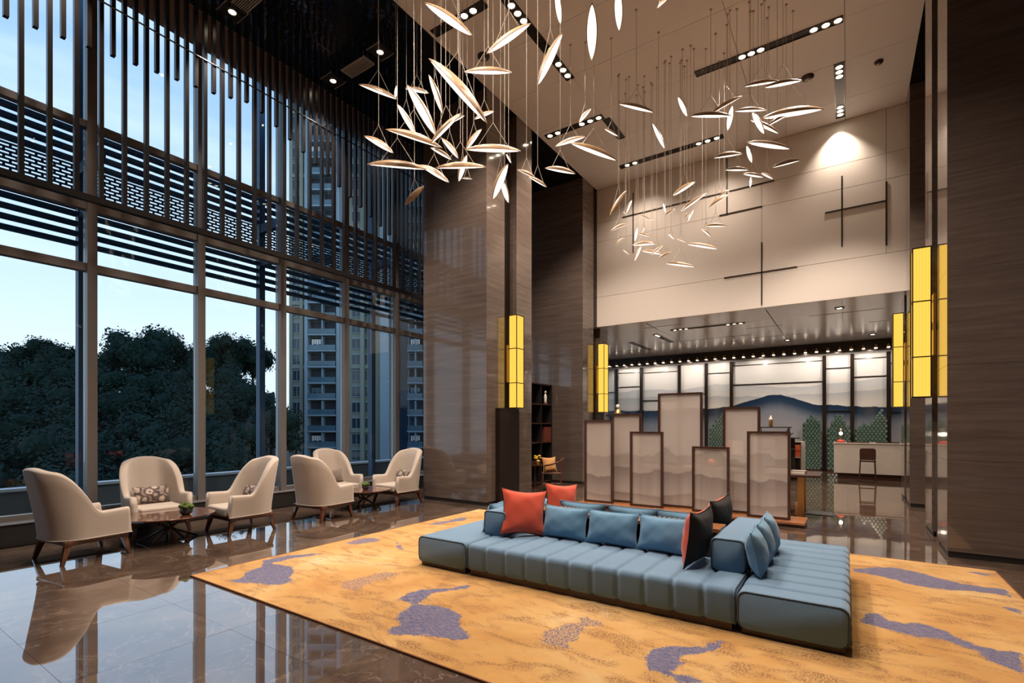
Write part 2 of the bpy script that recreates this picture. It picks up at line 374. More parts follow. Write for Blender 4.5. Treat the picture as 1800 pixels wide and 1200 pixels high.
# upper wall over the reception, made of lacquered panels with inlaid strips
wb = struct('wall_back', MB().box(-9.5, 3.3, 13.03, 13.3, ZL+.32, ZC+.2), M['dark'])
rows = [(7.265, ZC, [XC, -2.44, .67, 1.3]), (6.725, 7.265, [XC, -2.44, -1.675, .67, 1.3]), (5.18, 6.725, [XC, -1.675, .67, 1.3]), (ZL-.005, 5.18, [XC, -1.675, 1.3])]
for z0, z1, cut in rows:
    for a, b in zip(cut, cut[1:]): obj('panel', MB().box(a+.004, b-.004, 13.0, 13.05, z0+.004, z1-.004), M['cream'], wb)
obj('panel', MB().box(-9.5, XC-.004, 13.0, 13.05, ZL, ZC), M['stone'], wb); obj('panel', MB().box(1.304, 3.3, 13.0, 13.05, ZL, ZC), M['stone'], wb)
for a, b in [((-.103,6.99),(-.103,5.49)), ((-.40,6.273),(.66,6.273)), ((.67,6.66),(.67,5.36)), ((-2.438,8.06),(-2.438,6.72)), ((-4.807,7.84),(-4.807,6.26)),
             ((-5.10,7.265),(-2.48,7.265)), ((-2.37,7.265),(-1.43,7.265)), ((-2.6,6.727),(-1.69,6.727)), ((-1.675,5.87),(-1.675,4.43)), ((-2.49,5.18),(-.965,5.18))]:
    w = .014
    obj('inlay_strip', MB().box(min(a[0],b[0])-w, max(a[0],b[0])+w, 12.985, 13.02, min(a[1],b[1])-w, max(a[1],b[1])+w), M['inlay'], wb)
# hidden sides of the hall
struct('wall_right', MB().box(3.2, 3.5, -3.2, 21, 0, ZC+.2), M['stone'])
struct('wall_front', MB().box(-9.6, 3.4, -3.4, -3.2, 0, ZC+.2), M['stone'])
struct('wall_reception', MB().box(-9.6, 3.4, 20.62, 20.9, 0, ZL+.3), M['cream'])
# ------------------------------------------------------------------ stone-clad columns
def column(name, side, y0, y1, g0, g1):
    s = 1 if side == 'left' else -1
    xf = XC if side == 'left' else XR                      # face towards the hall
    def bx(xa, xb, *r): return MB().box(min(xa, xb), max(xa, xb), *r)
    mb = bx(xf - s*.03, xf - s*1.69, y0+.03, g0, 0, ZC); mb.v += []
    root = struct(name, mb, M['stone'])
    obj('rear_core', bx(xf - s*.03, xf - s*1.69, g1, y1, 0, ZC), M['stone'], root)
    obj('groove_lining', bx(xf - s*.17, xf - s*1.6, g0+.002, g1-.002, 0, ZC), M['bronze'], root)
    zc = [.07, 1.17, 2.32, 3.47, 4.62, 5.77, 6.92, ZC]
    for z0, z1 in zip(zc, zc[1:]):
        a, b = z0+.0015, z1-.0015
        obj('stone_panel', bx(xf, xf - s*1.69, y0, y0+.028, a, b), M['stone'], root)
        obj('stone_panel', bx(xf, xf - s*.028, y0+.03, g0, a, b), M['stone'], root)
        obj('stone_panel', bx(xf, xf - s*.028, g1, y1, a, b), M['stone'], root)
    obj('plinth', bx(xf - s*.012, xf - s*1.68, y0+.012, y0+.05, 0, .068), M['dark'], root)
    obj('plinth', bx(xf - s*.012, xf - s*.05, y0+.06, g0, 0, .068), M['dark'], root)
    obj('plinth', bx(xf - s*.012, xf - s*.05, g1, y1-.01, 0, .068), M['dark'], root)
    return root
column('column', 'left', 7.82, 9.5, 8.44, 8.89); column('column', 'left', 12.1, 13.75, 12.78, 13.22)
column('column', 'right', 7.95, 10.0, 8.72, 9.28); column('column', 'right', 12.35, 14.2, 12.95, 13.45)
# ------------------------------------------------------------------ window wall
Wd = tag(thing('window_1', None, None), kind='structure')
my = [2.655 + 1.51*k for k in range(-4, 13)]
mu = MB().box(-.09, .09, -.06, .06, .30, ZC).mesh('mullion', M['mull'])
for y in my: link('mullion', mu, Wd, (XW-.03, y, 0))
for k, (a, b) in enumerate(zip(my, my[1:])):
    for z, hh in ((.335, .035), (3.93, .06), (4.86, .075), (6.045, .05), (8.26, .05)):
        obj('transom', MB().box(XW-.10, XW+.02, a+.06, b-.06, z-hh, z+hh), M['mull'], Wd)
    for z0, z1 in ((.37, 3.87), (3.99, 4.785), (4.935, 5.995), (6.095, 8.2)):
        obj('glass_pane', MB().box(XW-.075, XW-.06, a+.062, b-.062, z0+.003, z1-.003), M['glass'], Wd)
tag(obj('baseboard_window', MB().box(XW-.1, -9.07, -3.2, 20.6, 0, .29), M['dark']), kind='structure')
tag(obj('trim_1', MB().box(XW-.1, -9.05, -3.2, 20.6, .29, .298), M['mull']), kind='structure')
# hanging slat screen inside the window
ss = thing('slat_screen', 'dark hanging screen of long and short vertical slats before the tall window', 'screen', (-8.55, 0, 0))
def zshort(y):
    if y < 4.0: return 6.59 + (y-1.6)*.163
    if y < 4.65: return 6.98 + (y-4.0)*.27
    return 7.155 - (y-4.65)*.415
lm = MB().box(-.035, .035, -.025, .025, 4.715, ZC).mesh('slat', M['slat'])
for k in range(-9, 38):
    y = 1.733 + .268*k
    if y > 11.6: break
    link('slat', lm, ss, (0, y, 0)); ys_ = y - .134
    obj('slat', MB().box(-.035, .035, -.025, .025, zshort(ys_), ZC), M['slat'], ss, (0, ys_, 0))
obj('bottom_rail', MB().box(-.045, .045, -1, 11.6, 4.63, 4.714), M['slat'], ss)
obj('tie_rod', MB().cyl((.04, -1, 7.42), (.04, 11.6, 7.42), .012, 6), M['slat'], ss)
# outdoor sun screen: posts, brackets, blades and perforated plates
sun = thing('sun_screen', 'blue-grey outdoor sunshade of blades and perforated plates on posts outside the glass', 'sunshade', (-10.4, 0, 0))
py_ = [2.83-3.0*2, -.17, 2.83, 5.83, 8.83, 11.83, 14.83]
for y in py_:
    obj('post', MB().box(-.07, .07, -.06, .06, -3, 13), M['blueblade'], sun, (0, y, 0))
    for z in (5.05, 5.75): obj('bracket', MB().box(.07, .90, -.05, .05, z-.09, z+.09), M['blueblade'], sun, (0, y, 0))
blm = MB().box(-.06, .06, .063, 2.937, -.032, .032).mesh('blade', M['blueblade'])
for y in py_[:-1]:
    for k in range(4):
        for z in (5.89+.16*k, 5.02-.16*k): link('blade', blm, sun, (0, y, z))
    mb = MB(); z = 5.10
    n = 12
    for r in range(n+1): mb.box(-.004, .004, .07, 2.93, 5.10+.70*r/n-.016, 5.10+.70*r/n+.016)
    for r in range(n):
        z0 = 5.10+.70*r/n
        for q in range(20):
            yy = .07 + .143*(q + .5*(r % 2)) + .02
            if yy < 2.9: mb.box(-.004, .004, yy-.016, yy+.016, z0+.01, z0+.05)
    tag(obj('perforated_plate', mb, M['blueblade'], sun, (0, y, 0)), kind='stuff')
# terrace and parapet outside
struct('floor_terrace', MB().box(-12.4, -9.6, -4, 30, -.3, -.05), M['terrace'])
struct('trim_2', MB().box(-12.4, -12.2, -4, 30, -.05, .42), M['terrace']); struct('trim_3', MB().box(-12.45, -12.15, -4, 30, .42, .47), M['white'])
struct('trim_4', MB().box(-10.9, -10.7, -4, 30, -.05, .10), M['white'])
# ------------------------------------------------------------------ painted glass wall behind the reception
bd = thing('painted_glass_wall', 'tall backlit-looking glass wall painted with ink mountains behind the reception', 'mural', (0, 20.4, 0))
mull = [-9.3, -8.26, -7.17, -5.6, -4.57, -3.66, -.67, .13, 1.11, 2.2, 3.15]
rails = [(3.0,), (3.8, 3.2), (3.75, 2.6), (2.82,), (3.58,), (3.82, 3.1), (3.53, 2.06), (3.81, 3.2), (3.6, 2.0), (3.3, 2.3)]
for x in mull: obj('mullion', MB().box(x-.055, x+.055, -.10, .12, 0, 3.98), M['bronze'], bd)
for a, b, rz in zip(mull, mull[1:], rails):
    cuts = [.06] + sorted(rz) + [3.98]
    for z0, z1 in zip(cuts, cuts[1:]):
        obj('glass_panel', MB().box(a+.056, b-.056, 0, .03, z0+.016, z1-.016), M['landscape'], bd)
    for z in rz: obj('rail', MB().box(a+.056, b-.056, -.03, .04, z-.015, z+.015), M['bronze'], bd)
obj('plinth', MB().box(-9.3, 3.15, -.12, .12, 0, .058), M['bronze'], bd)
bb = thing('bulb_trough', 'bronze trough with a row of small bulbs above the painted glass wall', 'lamp row', (0, 19.85, 4.0))
obj('trough', MB().box(-9.3, 3.15, -.02, .02, -.02, .345).box(-9.3, 3.15, .02, .45, .32, .345), M['bronze'], bb)
bm = MB().lathe([(.0, .12), (.02, .115), (.045, .05), (.05, 0), (.044, 0)], 12).mesh('bulb_cup', M['gold'], True)
bl = MB().lathe([(.044, .004), (.03, -.012), (0, -.016)], 12).mesh('bulb', M['bulb'], True)
for k in range(38):
    x = -9.0 + .325*k
    c = link('bulb_cup', bm, bb, (x, -.08, .06)); link('bulb', bl, c)
# ================================================================== CEILING FITTINGS
dm = MB().lathe([(0, -.004), (.045, -.004), (.052, 0)], 14).mesh('bulb', M['bulb'])
rm = MB().lathe([(.052, .0), (.058, -.012), (.066, -.012), (.068, 0)], 14).mesh('bulb_ring', M['silver'], True)
def slot(label, x, y, L, along, bulbs, grill=None, w=.17, z=ZC, s=1.0):
    t = thing('linear_downlight', label, 'ceiling light', (x, y, z), 0 if along == 'x' else PI/2, 'recessed light slots of the ceilings')
    h = w/2
    mb = MB().box(-L/2, L/2, -h, -h+.012, -.016, 0).box(-L/2, L/2, h-.012, h, -.016, 0).box(-L/2, -L/2+.012, -h+.012, h-.012, -.016, 0).box(L/2-.012, L/2, -h+.012, h-.012, -.016, 0)
    obj('slot_rim', mb, M['bronze'], t)
    obj('slot_tray', MB().box(-L/2+.012, L/2-.012, -h+.012, h-.012, -.004, 0), M['dark'], t)
    for b in bulbs:
        o = link('bulb', dm, t, (b, 0, -.006)); o.scale = (s, s, 1); q = link('bulb_ring', rm, o)
    if grill:
        mb = MB(); a, b = grill; n = int((b-a)/.035)
        for k in range(n): mb.box(a+k*.035, a+k*.035+.014, -h+.02, h-.02, -.013, -.004)
        tag(obj('vent_slats', mb, M['inlay'], t), kind='stuff')
    return t
slot('dark slot with two bulbs beside the window-side edge, hidden behind the highest near pendant', -5.25, 6.24, 1.1, 'x', [-.05, .12, .3])
slot('long dark slot with vent grille, running away from the viewer above the near pendants', -4.39, 7.42, 2.2, 'y', [-.92, -.74, -.56, .62, .8, .98], (-.4, .5))
slot('dark slot with bulbs at both ends, next to the left ceiling edge', -5.04, 9.93, 1.4, 'x', [-.6, -.4, .2, .4, .6])
slot('short bulbless dark slot meeting the bulb slot at a corner', -4.32, 10.5, .9, 'y', [])
slot('long dark slot with vent grille just in front of the cream back wall', -3.6, 12.15, 2.5, 'x', [-1.05, -.85, .7, .9, 1.1], (-.7, .55))
slot('long dark slot with vent grille and six bulbs high above the far pendants', -1.22, 9.72, 2.32, 'x', [-.35, -.2, -.05, .75, .92, 1.09], (-1.1, -.5))
slot('silvery slot with six bulbs at the right whose last bulbs wash the back wall', -.13, 11.85, 1.95, 'y', [-.85, -.7, -.55, .55, .7, .85])
slot('added unseen ceiling slot with bulbs above the front of the rug', -2.4, 3.4, 2.2, 'x', [-.9, -.7, .7, .9])  # fitting added above the frame for the fill lamps over the rug
slot('added unseen ceiling slot with bulbs above the blue sofa', -1.2, 5.0, 2.2, 'x', [-.9, -.7, .7, .9])  # also out of view, added to go with the fill over the sofa
slot('thin dark slot with six bulbs in the lower reception ceiling, nearest the hall', -3.28, 14.64, 2.0, 'x', [-.88, -.72, -.56, .56, .72, .88], None, .12, ZL, .8)
slot('short slot with three bulbs in the lower ceiling, pointing to the painted wall', -4.87, 15.9, 1.7, 'y', [-.75, -.62, -.49], (-.3, .8), .16, ZL, .8)
slot('bulbless dark vent slot at the left of the lower reception ceiling', -6.01, 17, 1.9, 'y', [], (-.9, .9), .16, ZL)
for lab, x, y in (('leftmost single square downlight of the lower reception ceiling', -1.62, 18.4), ('single square downlight of the lower ceiling closest to the cream wall', -.16, 14.06), ('single square downlight of the lower ceiling above the marble desk', .63, 18.69)):
    slot(lab, x, y, .2, 'x', [0], None, .2, ZL, 1.1)
# thin dark seams let into the lower ceiling
seam = tag(thing('trim_5', None, None), kind='structure')
for a, b in (((-4.8,13.9),(-3.8,13.9)), ((-4.55,13.3),(-4.55,14.2)), ((-5.3,16.74),(-2.45,16.74)), ((-.8,14.7),(.67,14.7)), ((-2.4,15.6),(-1.5,15.6)), ((-1.625,13.4),(-1.625,18.2)), ((-2.63,17.4),(-1.0,17.4)), ((.48,16.46),(.87,16.46)), ((.05,18.2),(.9,18.2)), ((-5.25,19.2),(-2.6,19.2)), ((-7.4,17.8),(-6.3,17.8))):
    obj('seam_strip', MB().box(min(a[0],b[0])-.012, max(a[0],b[0])+.012, min(a[1],b[1])-.012, max(a[1],b[1])+.012, ZL-.004, ZL-.0005), M['dark'], seam)
def pot(label, x, y):
    t = thing('square_downlight', label, 'ceiling light', (x, y, ZC), 0, 'single downlights in the black ceiling')
    obj('housing', MB().box(-.16, .16, -.16, .16, -.02, -.001), M['dark'], t); obj('rim', MB().box(-.17, .17, .16, .168, -.024, -.001).box(-.17, .17, -.168, -.16, -.024, -.001), M['silver'], t)
    o = link('bulb', dm, t, (0, 0, -.022)); link('bulb_ring', rm, o)
pot('bright downlight in the black ceiling nearest the top edge of the picture', -8.14, 4.1)
pot('bright downlight in the black ceiling right of the white vent, behind pendant cords', -6.85, 6.0)
pot('bright downlight in the black ceiling left of the white vent, next to the slats', -8.17, 6.0)
def vent(label, x, y):
    t = thing('ceiling_vent', label, 'vent', (x, y, ZC), 0)
    obj('frame', MB().box(-.32, .32, -.13, -.11, -.02, -.001).box(-.32, .32, .11, .13, -.02, -.001).box(-.32, -.30, -.11, .11, -.02, -.001).box(.30, .32, -.11, .11, -.02, -.001), M['silver'], t)
    obj('backing', MB().box(-.3, .3, -.11, .11, -.005, -.001), M['dark'], t)
    for k in range(7): obj('vent_slat', MB().box(-.3, .3, -.1+.03*k, -.085+.03*k, -.016, -.006), M['silver'], t)
vent('white framed slatted vent in the black ceiling between two downlights', -7.5, 6.03); vent('white slatted vent cut off by the top edge of the black ceiling', -7.75, 4.12)
def disc(label, x, y, r=.11):
    t = thing('smoke_detector', label, 'detector', (x, y, ZC), 0)
    obj('housing', MB().lathe([(r, 0), (r, -.02), (r*.7, -.05), (0, -.055)], 18), M['inlay'], t, smooth=True); obj('sensor_ring', MB().lathe([(r*.45, -.05), (r*.45, -.07), (0, -.072)], 14), M['silver'], t, smooth=True)
disc('round detector on the cream ceiling near the left ceiling edge', -5.41, 7.12); disc('round detector on the cream ceiling between the two right light slots', -.63, 10.99); disc('small round detector on the far right of the cream ceiling', .47, 11.24, .07)
# measured world positions
RUG_PATCHES = [
 (1, [(-5.21,2.58), (-5.21,2.72), (-5.37,2.84), (-5.44,3.04), (-5.59,3.16), (-5.67,3.16), (-5.65,3.33), (-5.62,3.52), (-5.45,3.72), (-5.32,3.85), (-5.37,3.67), (-5.45,3.46), (-5.45,3.30), (-5.46,3.20), (-5.37,3.21), (-5.13,3.25), (-4.92,3.15), (-4.82,3.03), (-4.62,2.91), (-4.68,2.76), (-4.89,2.69), (-5.07,2.61)]),
 (0.45, [(-4.12,3.08), (-4.23,3.24), (-4.19,3.41), (-4.12,3.69), (-3.94,3.73), (-3.94,3.58), (-3.97,3.41), (-3.95,3.26), (-3.88,3.14), (-4.01,3.09)]),
 (1, [(-2.89,2.58), (-2.95,2.66), (-2.94,2.77), (-3.11,2.88), (-3.16,3.09), (-3.21,3.16), (-3.37,3.16), (-3.43,3.29), (-3.43,3.48), (-3.20,3.66), (-3.11,3.85), (-3.04,3.88), (-3.06,3.73), (-3.18,3.56), (-3.24,3.45), (-3.17,3.33), (-3.17,3.21), (-3.06,3.23), (-2.82,3.27), (-2.65,3.19), (-2.54,3.04), (-2.35,2.92), (-2.31,2.86), (-2.45,2.78), (-2.66,2.73), (-2.77,2.66)]),
 (0.7, [(-5.57,4.28), (-5.63,4.55), (-5.49,4.72), (-5.28,4.66), (-5.34,4.47), (-5.41,4.29)]),
 (0.9, [(-5.05,4.67), (-5.04,4.72), (-4.62,4.46), (-4.63,4.40), (-4.80,4.48)]),
 (0.8, [(-5.54,5.82), (-5.53,6.01), (-5.48,6.22), (-5.47,6.58), (-5.35,6.60), (-5.24,6.39), (-5.35,6.16), (-5.38,5.85)]),
 (0.5, [(-1.93,3.24), (-1.90,3.43), (-1.80,3.61), (-1.83,3.74), (-1.81,3.79), (-1.75,3.73), (-1.64,3.73), (-1.61,3.65), (-1.69,3.57), (-1.69,3.44), (-1.64,3.33), (-1.68,3.24), (-1.61,3.15), (-1.82,3.10), (-1.87,3.15)]),
 (1, [(-1.16,3.32), (-1.16,3.47), (-1.05,3.61), (-0.86,3.71), (-0.81,3.88), (-0.75,3.88), (-0.78,3.68), (-0.85,3.55), (-0.95,3.51), (-0.92,3.40), (-0.89,3.39), (-0.92,3.22), (-0.84,3.23), (-0.71,3.22), (-0.85,3.09), (-0.92,3.16), (-1.06,3.17), (-1.11,3.22)]),
 (1, [(0.03,6.64), (0.21,6.78), (0.28,6.88), (0.41,6.96), (0.56,6.91), (0.76,6.77), (0.94,6.64), (1.07,6.62), (1.27,6.63), (1.26,6.42), (1.27,6.30), (1.17,6.40), (0.99,6.38), (0.80,6.30), (0.61,6.28), (0.47,6.31), (0.40,6.41), (0.26,6.49), (0.11,6.52), (0.03,6.52)]),
 (1, [(0.03,4.87), (0.09,4.94), (0.11,5.12), (0.16,5.19), (0.24,5.16), (0.28,5.06), (0.38,5.06), (0.47,5.13), (0.56,5.09), (0.65,5.02), (0.71,4.90), (0.78,4.83), (0.89,4.82), (1.01,4.84), (0.92,4.43), (0.83,4.50), (0.76,4.57), (0.74,4.70), (0.66,4.77), (0.56,4.82), (0.43,4.78), (0.32,4.80), (0.16,4.85)]),
 (1, [(1.11,5.97), (1.16,6.00), (1.25,5.95), (1.22,5.83), (1.14,5.88)]),
 (0.8, [(1.00,7.19), (1.12,7.24), (1.28,7.20), (1.18,7.08), (1.09,7.16)]),
]
PENDANTS = [
 ('near', -4.20,4.35,6.64, -3.72,4.68,6.24),
 ('near', -3.22,4.29,5.58, -2.82,4.56,5.91),
 ('near', -2.74,4.55,5.20, -2.51,4.70,5.77),
 ('near', -3.55,4.31,5.53, -3.10,4.61,5.52),
 ('near', -3.99,4.21,5.80, -3.43,4.58,5.05),
 ('near', -5.55,4.48,6.25, -5.10,4.78,6.04),
 ('near', -5.38,4.99,6.27, -5.36,5.00,6.46),
 ('near', -5.01,4.82,6.18, -4.73,5.00,6.11),
 ('near', -4.58,4.83,6.21, -4.43,4.94,5.69),
 ('near', -4.55,4.40,5.83, -4.24,4.61,5.18),
 ('near', -4.99,4.65,5.88, -4.77,4.80,5.44),
 ('near', -4.18,4.44,4.98, -3.87,4.65,5.36),
 ('near', -3.81,4.43,5.12, -3.70,4.51,5.20),
 ('near', -4.73,4.23,5.24, -4.15,4.62,5.01),
 ('near', -5.33,4.39,5.43, -5.00,4.61,5.20),
 ('near', -4.04,4.94,5.09, -3.87,5.06,5.37),
 ('near', -3.84,4.86,5.38, -3.63,5.00,5.48),
 ('near', -4.38,4.85,5.32, -4.19,4.98,5.05),
 ('near', -3.87,4.72,4.95, -3.30,5.10,4.93),
 ('near', -5.12,4.27,4.94, -4.47,4.70,4.87),
 ('near', -4.23,4.49,4.98, -4.01,4.64,4.83),
 ('near', -4.60,4.68,4.96, -4.28,4.90,4.73),
 ('near', -4.33,4.68,4.84, -3.79,5.04,4.85),
 ('near', -4.14,4.92,4.71, -4.05,4.98,5.06),
 ('near', -4.10,4.93,4.75, -3.98,5.01,4.74),
 ('near', -3.19,4.36,4.03, -3.05,4.46,4.43),
 ('near', -3.36,4.75,4.48, -3.28,4.80,4.18),
 ('near', -3.32,4.80,4.77, -3.27,4.84,4.66),
 ('near', -3.06,4.64,4.44, -2.88,4.76,4.34),
 ('near', -2.77,4.42,4.19, -2.61,4.53,4.08),
 ('near', -4.79,4.61,4.46, -4.58,4.75,4.71),
 ('near', -2.52,4.33,4.17, -2.26,4.50,4.11),
 ('mid', -3.12,6.73,6.93, -3.12,6.74,7.81),
 ('mid', -2.67,6.67,7.13, -2.69,6.66,7.78),
 ('mid', -3.50,6.33,7.90, -3.44,6.37,7.37),
 ('mid', -1.94,6.06,6.70, -1.82,6.14,6.83),
 ('mid', -3.85,7.78,6.80, -3.67,7.91,7.06),
 ('mid', -3.45,7.94,6.65, -3.25,8.08,6.52),
 ('mid', -4.22,7.60,6.43, -3.77,7.90,6.60),
 ('mid', -3.89,7.53,6.35, -3.22,7.98,6.05),
 ('mid', -3.03,7.52,6.70, -2.55,7.84,6.56),
 ('far', -2.48,8.90,7.37, -2.34,9.00,7.01),
 ('far', -2.73,8.27,6.68, -2.55,8.40,6.23),
 ('far', -2.09,8.15,6.50, -1.52,8.53,6.50),
 ('far', -1.87,8.66,6.73, -1.44,8.95,7.02),
 ('far', -1.59,8.50,6.27, -1.52,8.55,6.69),
 ('far', -1.51,8.58,6.60, -1.07,8.88,6.62),
 ('far', -1.36,8.52,6.90, -0.88,8.84,6.99),
 ('far', -1.06,8.41,6.71, -0.57,8.74,6.82),
 ('far', -1.14,8.82,6.48, -0.31,9.38,6.63),
 ('far', -1.22,8.40,6.40, -1.06,8.51,6.05),
 ('far', -1.27,8.50,6.35, -0.88,8.76,6.12),
 ('far', -1.00,8.38,6.10, -0.76,8.54,6.25),
 ('far', -1.33,8.61,6.06, -0.74,9.00,5.95),
 ('far', -1.31,8.50,5.96, -1.24,8.55,5.68),
 ('far', -1.80,8.45,5.88, -1.40,8.72,5.95),
 ('far', -0.99,8.77,5.63, -0.61,9.03,5.75),
 ('far', -1.62,8.45,5.64, -1.30,8.67,5.64),
 ('far', -1.39,8.66,5.60, -1.11,8.84,5.54),
 ('far', -1.17,8.96,5.68, -1.00,9.08,5.58),
 ('far', -1.24,8.38,5.23, -1.23,8.38,5.40),
 ('tail', -3.74,8.86,5.54, -3.47,9.04,6.03),
 ('tail', -3.49,9.05,5.60, -3.39,9.12,5.86),
 ('tail', -3.72,9.48,5.85, -3.64,9.54,5.77),
 ('tail', -2.67,9.27,5.81, -2.32,9.51,6.07),
 ('tail', -2.79,9.08,5.64, -2.75,9.10,5.45),
 ('tail', -2.79,9.10,5.39, -2.61,9.22,5.54),
 ('tail', -2.43,8.92,5.34, -2.05,9.17,5.66),
 ('tail', -2.45,9.24,5.33, -2.38,9.29,5.46),
 ('tail', -2.32,8.90,5.12, -2.22,8.97,5.35),
 ('tail', -1.90,9.40,5.64, -1.74,9.51,5.78),
 ('tail', -2.09,9.51,5.54, -1.78,9.72,5.78),
 ('tail', -3.42,9.61,5.75, -3.26,9.72,5.66),
 ('tail', -3.20,9.46,5.56, -3.10,9.52,5.56),
 ('tail', -4.02,9.57,5.55, -3.72,9.77,5.70),
 ('tail', -3.64,8.87,4.95, -3.50,8.96,5.12),
 ('tail', -3.57,9.09,4.94, -3.46,9.17,4.85),
 ('tail', -3.54,9.66,5.27, -3.49,9.69,5.56),
 ('tail', -3.35,9.50,5.33, -3.29,9.54,5.45),
 ('tail', -3.30,9.16,5.22, -3.09,9.30,5.15),
 ('tail', -3.54,9.52,5.15, -3.14,9.79,5.18),
 ('tail', -3.44,9.36,4.77, -3.32,9.44,5.07),
 ('tail', -3.32,9.44,4.97, -2.97,9.67,4.90),
 ('tail', -3.02,9.07,4.72, -2.83,9.20,4.90),
 ('tail', -2.84,8.99,4.62, -2.65,9.12,4.73),
 ('tail', -2.77,9.10,4.54, -2.30,9.41,4.47),
 ('tail', -2.67,8.98,5.02, -2.58,9.04,4.92),
 ('tail', -2.58,9.15,4.97, -2.42,9.26,4.90),
 ('tail', -2.50,9.50,4.96, -1.99,9.84,4.86),
 ('tail', -2.14,9.11,5.04, -1.99,9.22,4.90),
 ('tail', -2.01,8.80,4.95, -1.69,9.01,4.95),
]
ORD = ['first', 'second', 'third', 'fourth', 'fifth', 'sixth', 'seventh', 'eighth', 'ninth', 'tenth', 'eleventh', 'twelfth', 'thirteenth', 'fourteenth', 'fifteenth', 'sixteenth']
# ================================================================== WALL LANTERNS
def lantern(label, x0, x1, y0, y1, z0, z1, side):
    t = thing('wall_lantern', label, 'wall lamp', ((x0+x1)/2, (y0+y1)/2, z0))
    hx, hy, H = (x1-x0)/2, (y1-y0)/2, z1-z0
    obj('shade', MB().box(-hx+.006, hx-.006, -hy+.006, hy-.006, .01, H-.01), M['silk'], t)
    fr = MB()
    for sx in (-1, 1):
        for sy in (-1, 1): fr.box(sx*hx-.007, sx*hx+.007, sy*hy-.007, sy*hy+.007, 0, H)
    obj('frame', fr, M['bronze'], t)
    for z in (.006, H*.27, H*.64, H-.006): obj('ring', MB().box(-hx-.008, hx+.008, -hy-.008, hy+.008, z-.008, z+.008), M['bronze'], t)
    s = -1 if side == 'left' else 1
    obj('back_plate', MB().box(min(s*(hx+.02), s*(hx+.05)), max(s*(hx+.02), s*(hx+.05)), -hy-.05, hy-.06, H*.28, H*.68), M['gold'], t)
    obj('arm', MB().box(min(s*hx, s*(hx+.14)), max(s*hx, s*(hx+.14)), -.03, .03, H*.45, H*.5), M['bronze'], t)
    return t
lantern('tall yellow lantern on the nearest left stone column, above a dark box', -5.82, -5.63, 8.53, 8.80, 1.94, 3.86, 'left')
lantern('tall yellow lantern on the farther left column, beside the painted wall', -5.80, -5.62, 12.93, 13.22, 1.94, 3.86, 'left')
lantern('largest yellow lantern, hung on the nearest right stone column', .76, .96, 8.98, 9.22, 1.98, 4.08, 'right')
lantern('smaller yellow lantern on the farther right column, next to the desk', .79, .96, 13.1, 13.35, 1.96, 3.92, 'right')
for lab, y0, y1 in (('tall dark bronze box under the lantern of the nearest left column', 8.12, 8.84), ('dark bronze box under the lantern of the farther left column', 12.72, 13.28)):
    t = thing('lantern_pedestal', lab, 'pedestal', (-5.815, (y0+y1)/2, 0)); d = (y1-y0)/2
    obj('body', MB().box(-.05, .05, -d, d, .0, 1.90), M['bronze'], t, bevel=.004); obj('top_plate', MB().box(-.05, .056, -d-.006, d+.006, 1.901, 1.93), M['bronze'], t)
# ================================================================== RUG
def inside(p, poly):
    c = False
    for (x1, y1), (x2, y2) in zip(poly, poly[1:]+poly[:1]):
        if (y1 > p[1]) != (y2 > p[1]) and p[0] < (x2-x1)*(p[1]-y1)/(y2-y1)+x1: c = not c
    return c
def sdist(p, poly):
    d = 9
    for (x1, y1), (x2, y2) in zip(poly, poly[1:]+poly[:1]):
        vx, vy = x2-x1, y2-y1; t = max(0, min(1, ((p[0]-x1)*vx+(p[1]-y1)*vy)/(vx*vx+vy*vy+1e-9)))
        d = min(d, math.hypot(p[0]-x1-t*vx, p[1]-y1-t*vy))
    return d if inside(p, poly) else -d
RX0, RX1, RY0, RY1 = -5.73, 1.32, 2.47, 7.4
nx, ny = 176, 124; vs = []; pa = []; de = []
bbs = [(min(q[0] for q in p)-.3, max(q[0] for q in p)+.3, min(q[1] for q in p)-.3, max(q[1] for q in p)+.3) for _, p in RUG_PATCHES]
for j in range(ny):
    for i in range(nx):
        x = RX0 + (RX1-RX0)*i/(nx-1); y = RY0 + (RY1-RY0)*j/(ny-1); vs.append((x, y, .015))
        best, bw = -.3, 1.0
        for (w, p), bbx in zip(RUG_PATCHES, bbs):
            if bbx[0] < x < bbx[1] and bbx[2] < y < bbx[3]:
                d = sdist((x, y), p)
                if d > best: best, bw = d, w
        pa.append(best); de.append(bw)
fs = [(j*nx+i, j*nx+i+1, (j+1)*nx+i+1, (j+1)*nx+i) for j in range(ny-1) for i in range(nx-1)]
rm_ = bpy.data.meshes.new('pile'); rm_.from_pydata(vs, [], fs); rm_.materials.append(M['rug'])
for nm, val in (('patch', pa), ('weave', de)):
    at = rm_.attributes.new(nm, 'FLOAT', 'POINT'); at.data.foreach_set('value', val)
rug = thing('area_rug', 'large golden rug with violet cloud-like patches under the blue sofa', 'rug')
link('pile', rm_, rug)
obj('edge_binding', MB().box(RX0-.012, RX1+.012, RY0-.012, RY0, .001, .0155).box(RX0-.012, RX1+.012, RY1, RY1+.012, .001, .0155).box(RX0-.012, RX0, RY0, RY1, .001, .0155).box(RX1, RX1+.012, RY0, RY1, .001, .0155), plain('brown_binding', (.20,.075,.02), .8), rug)
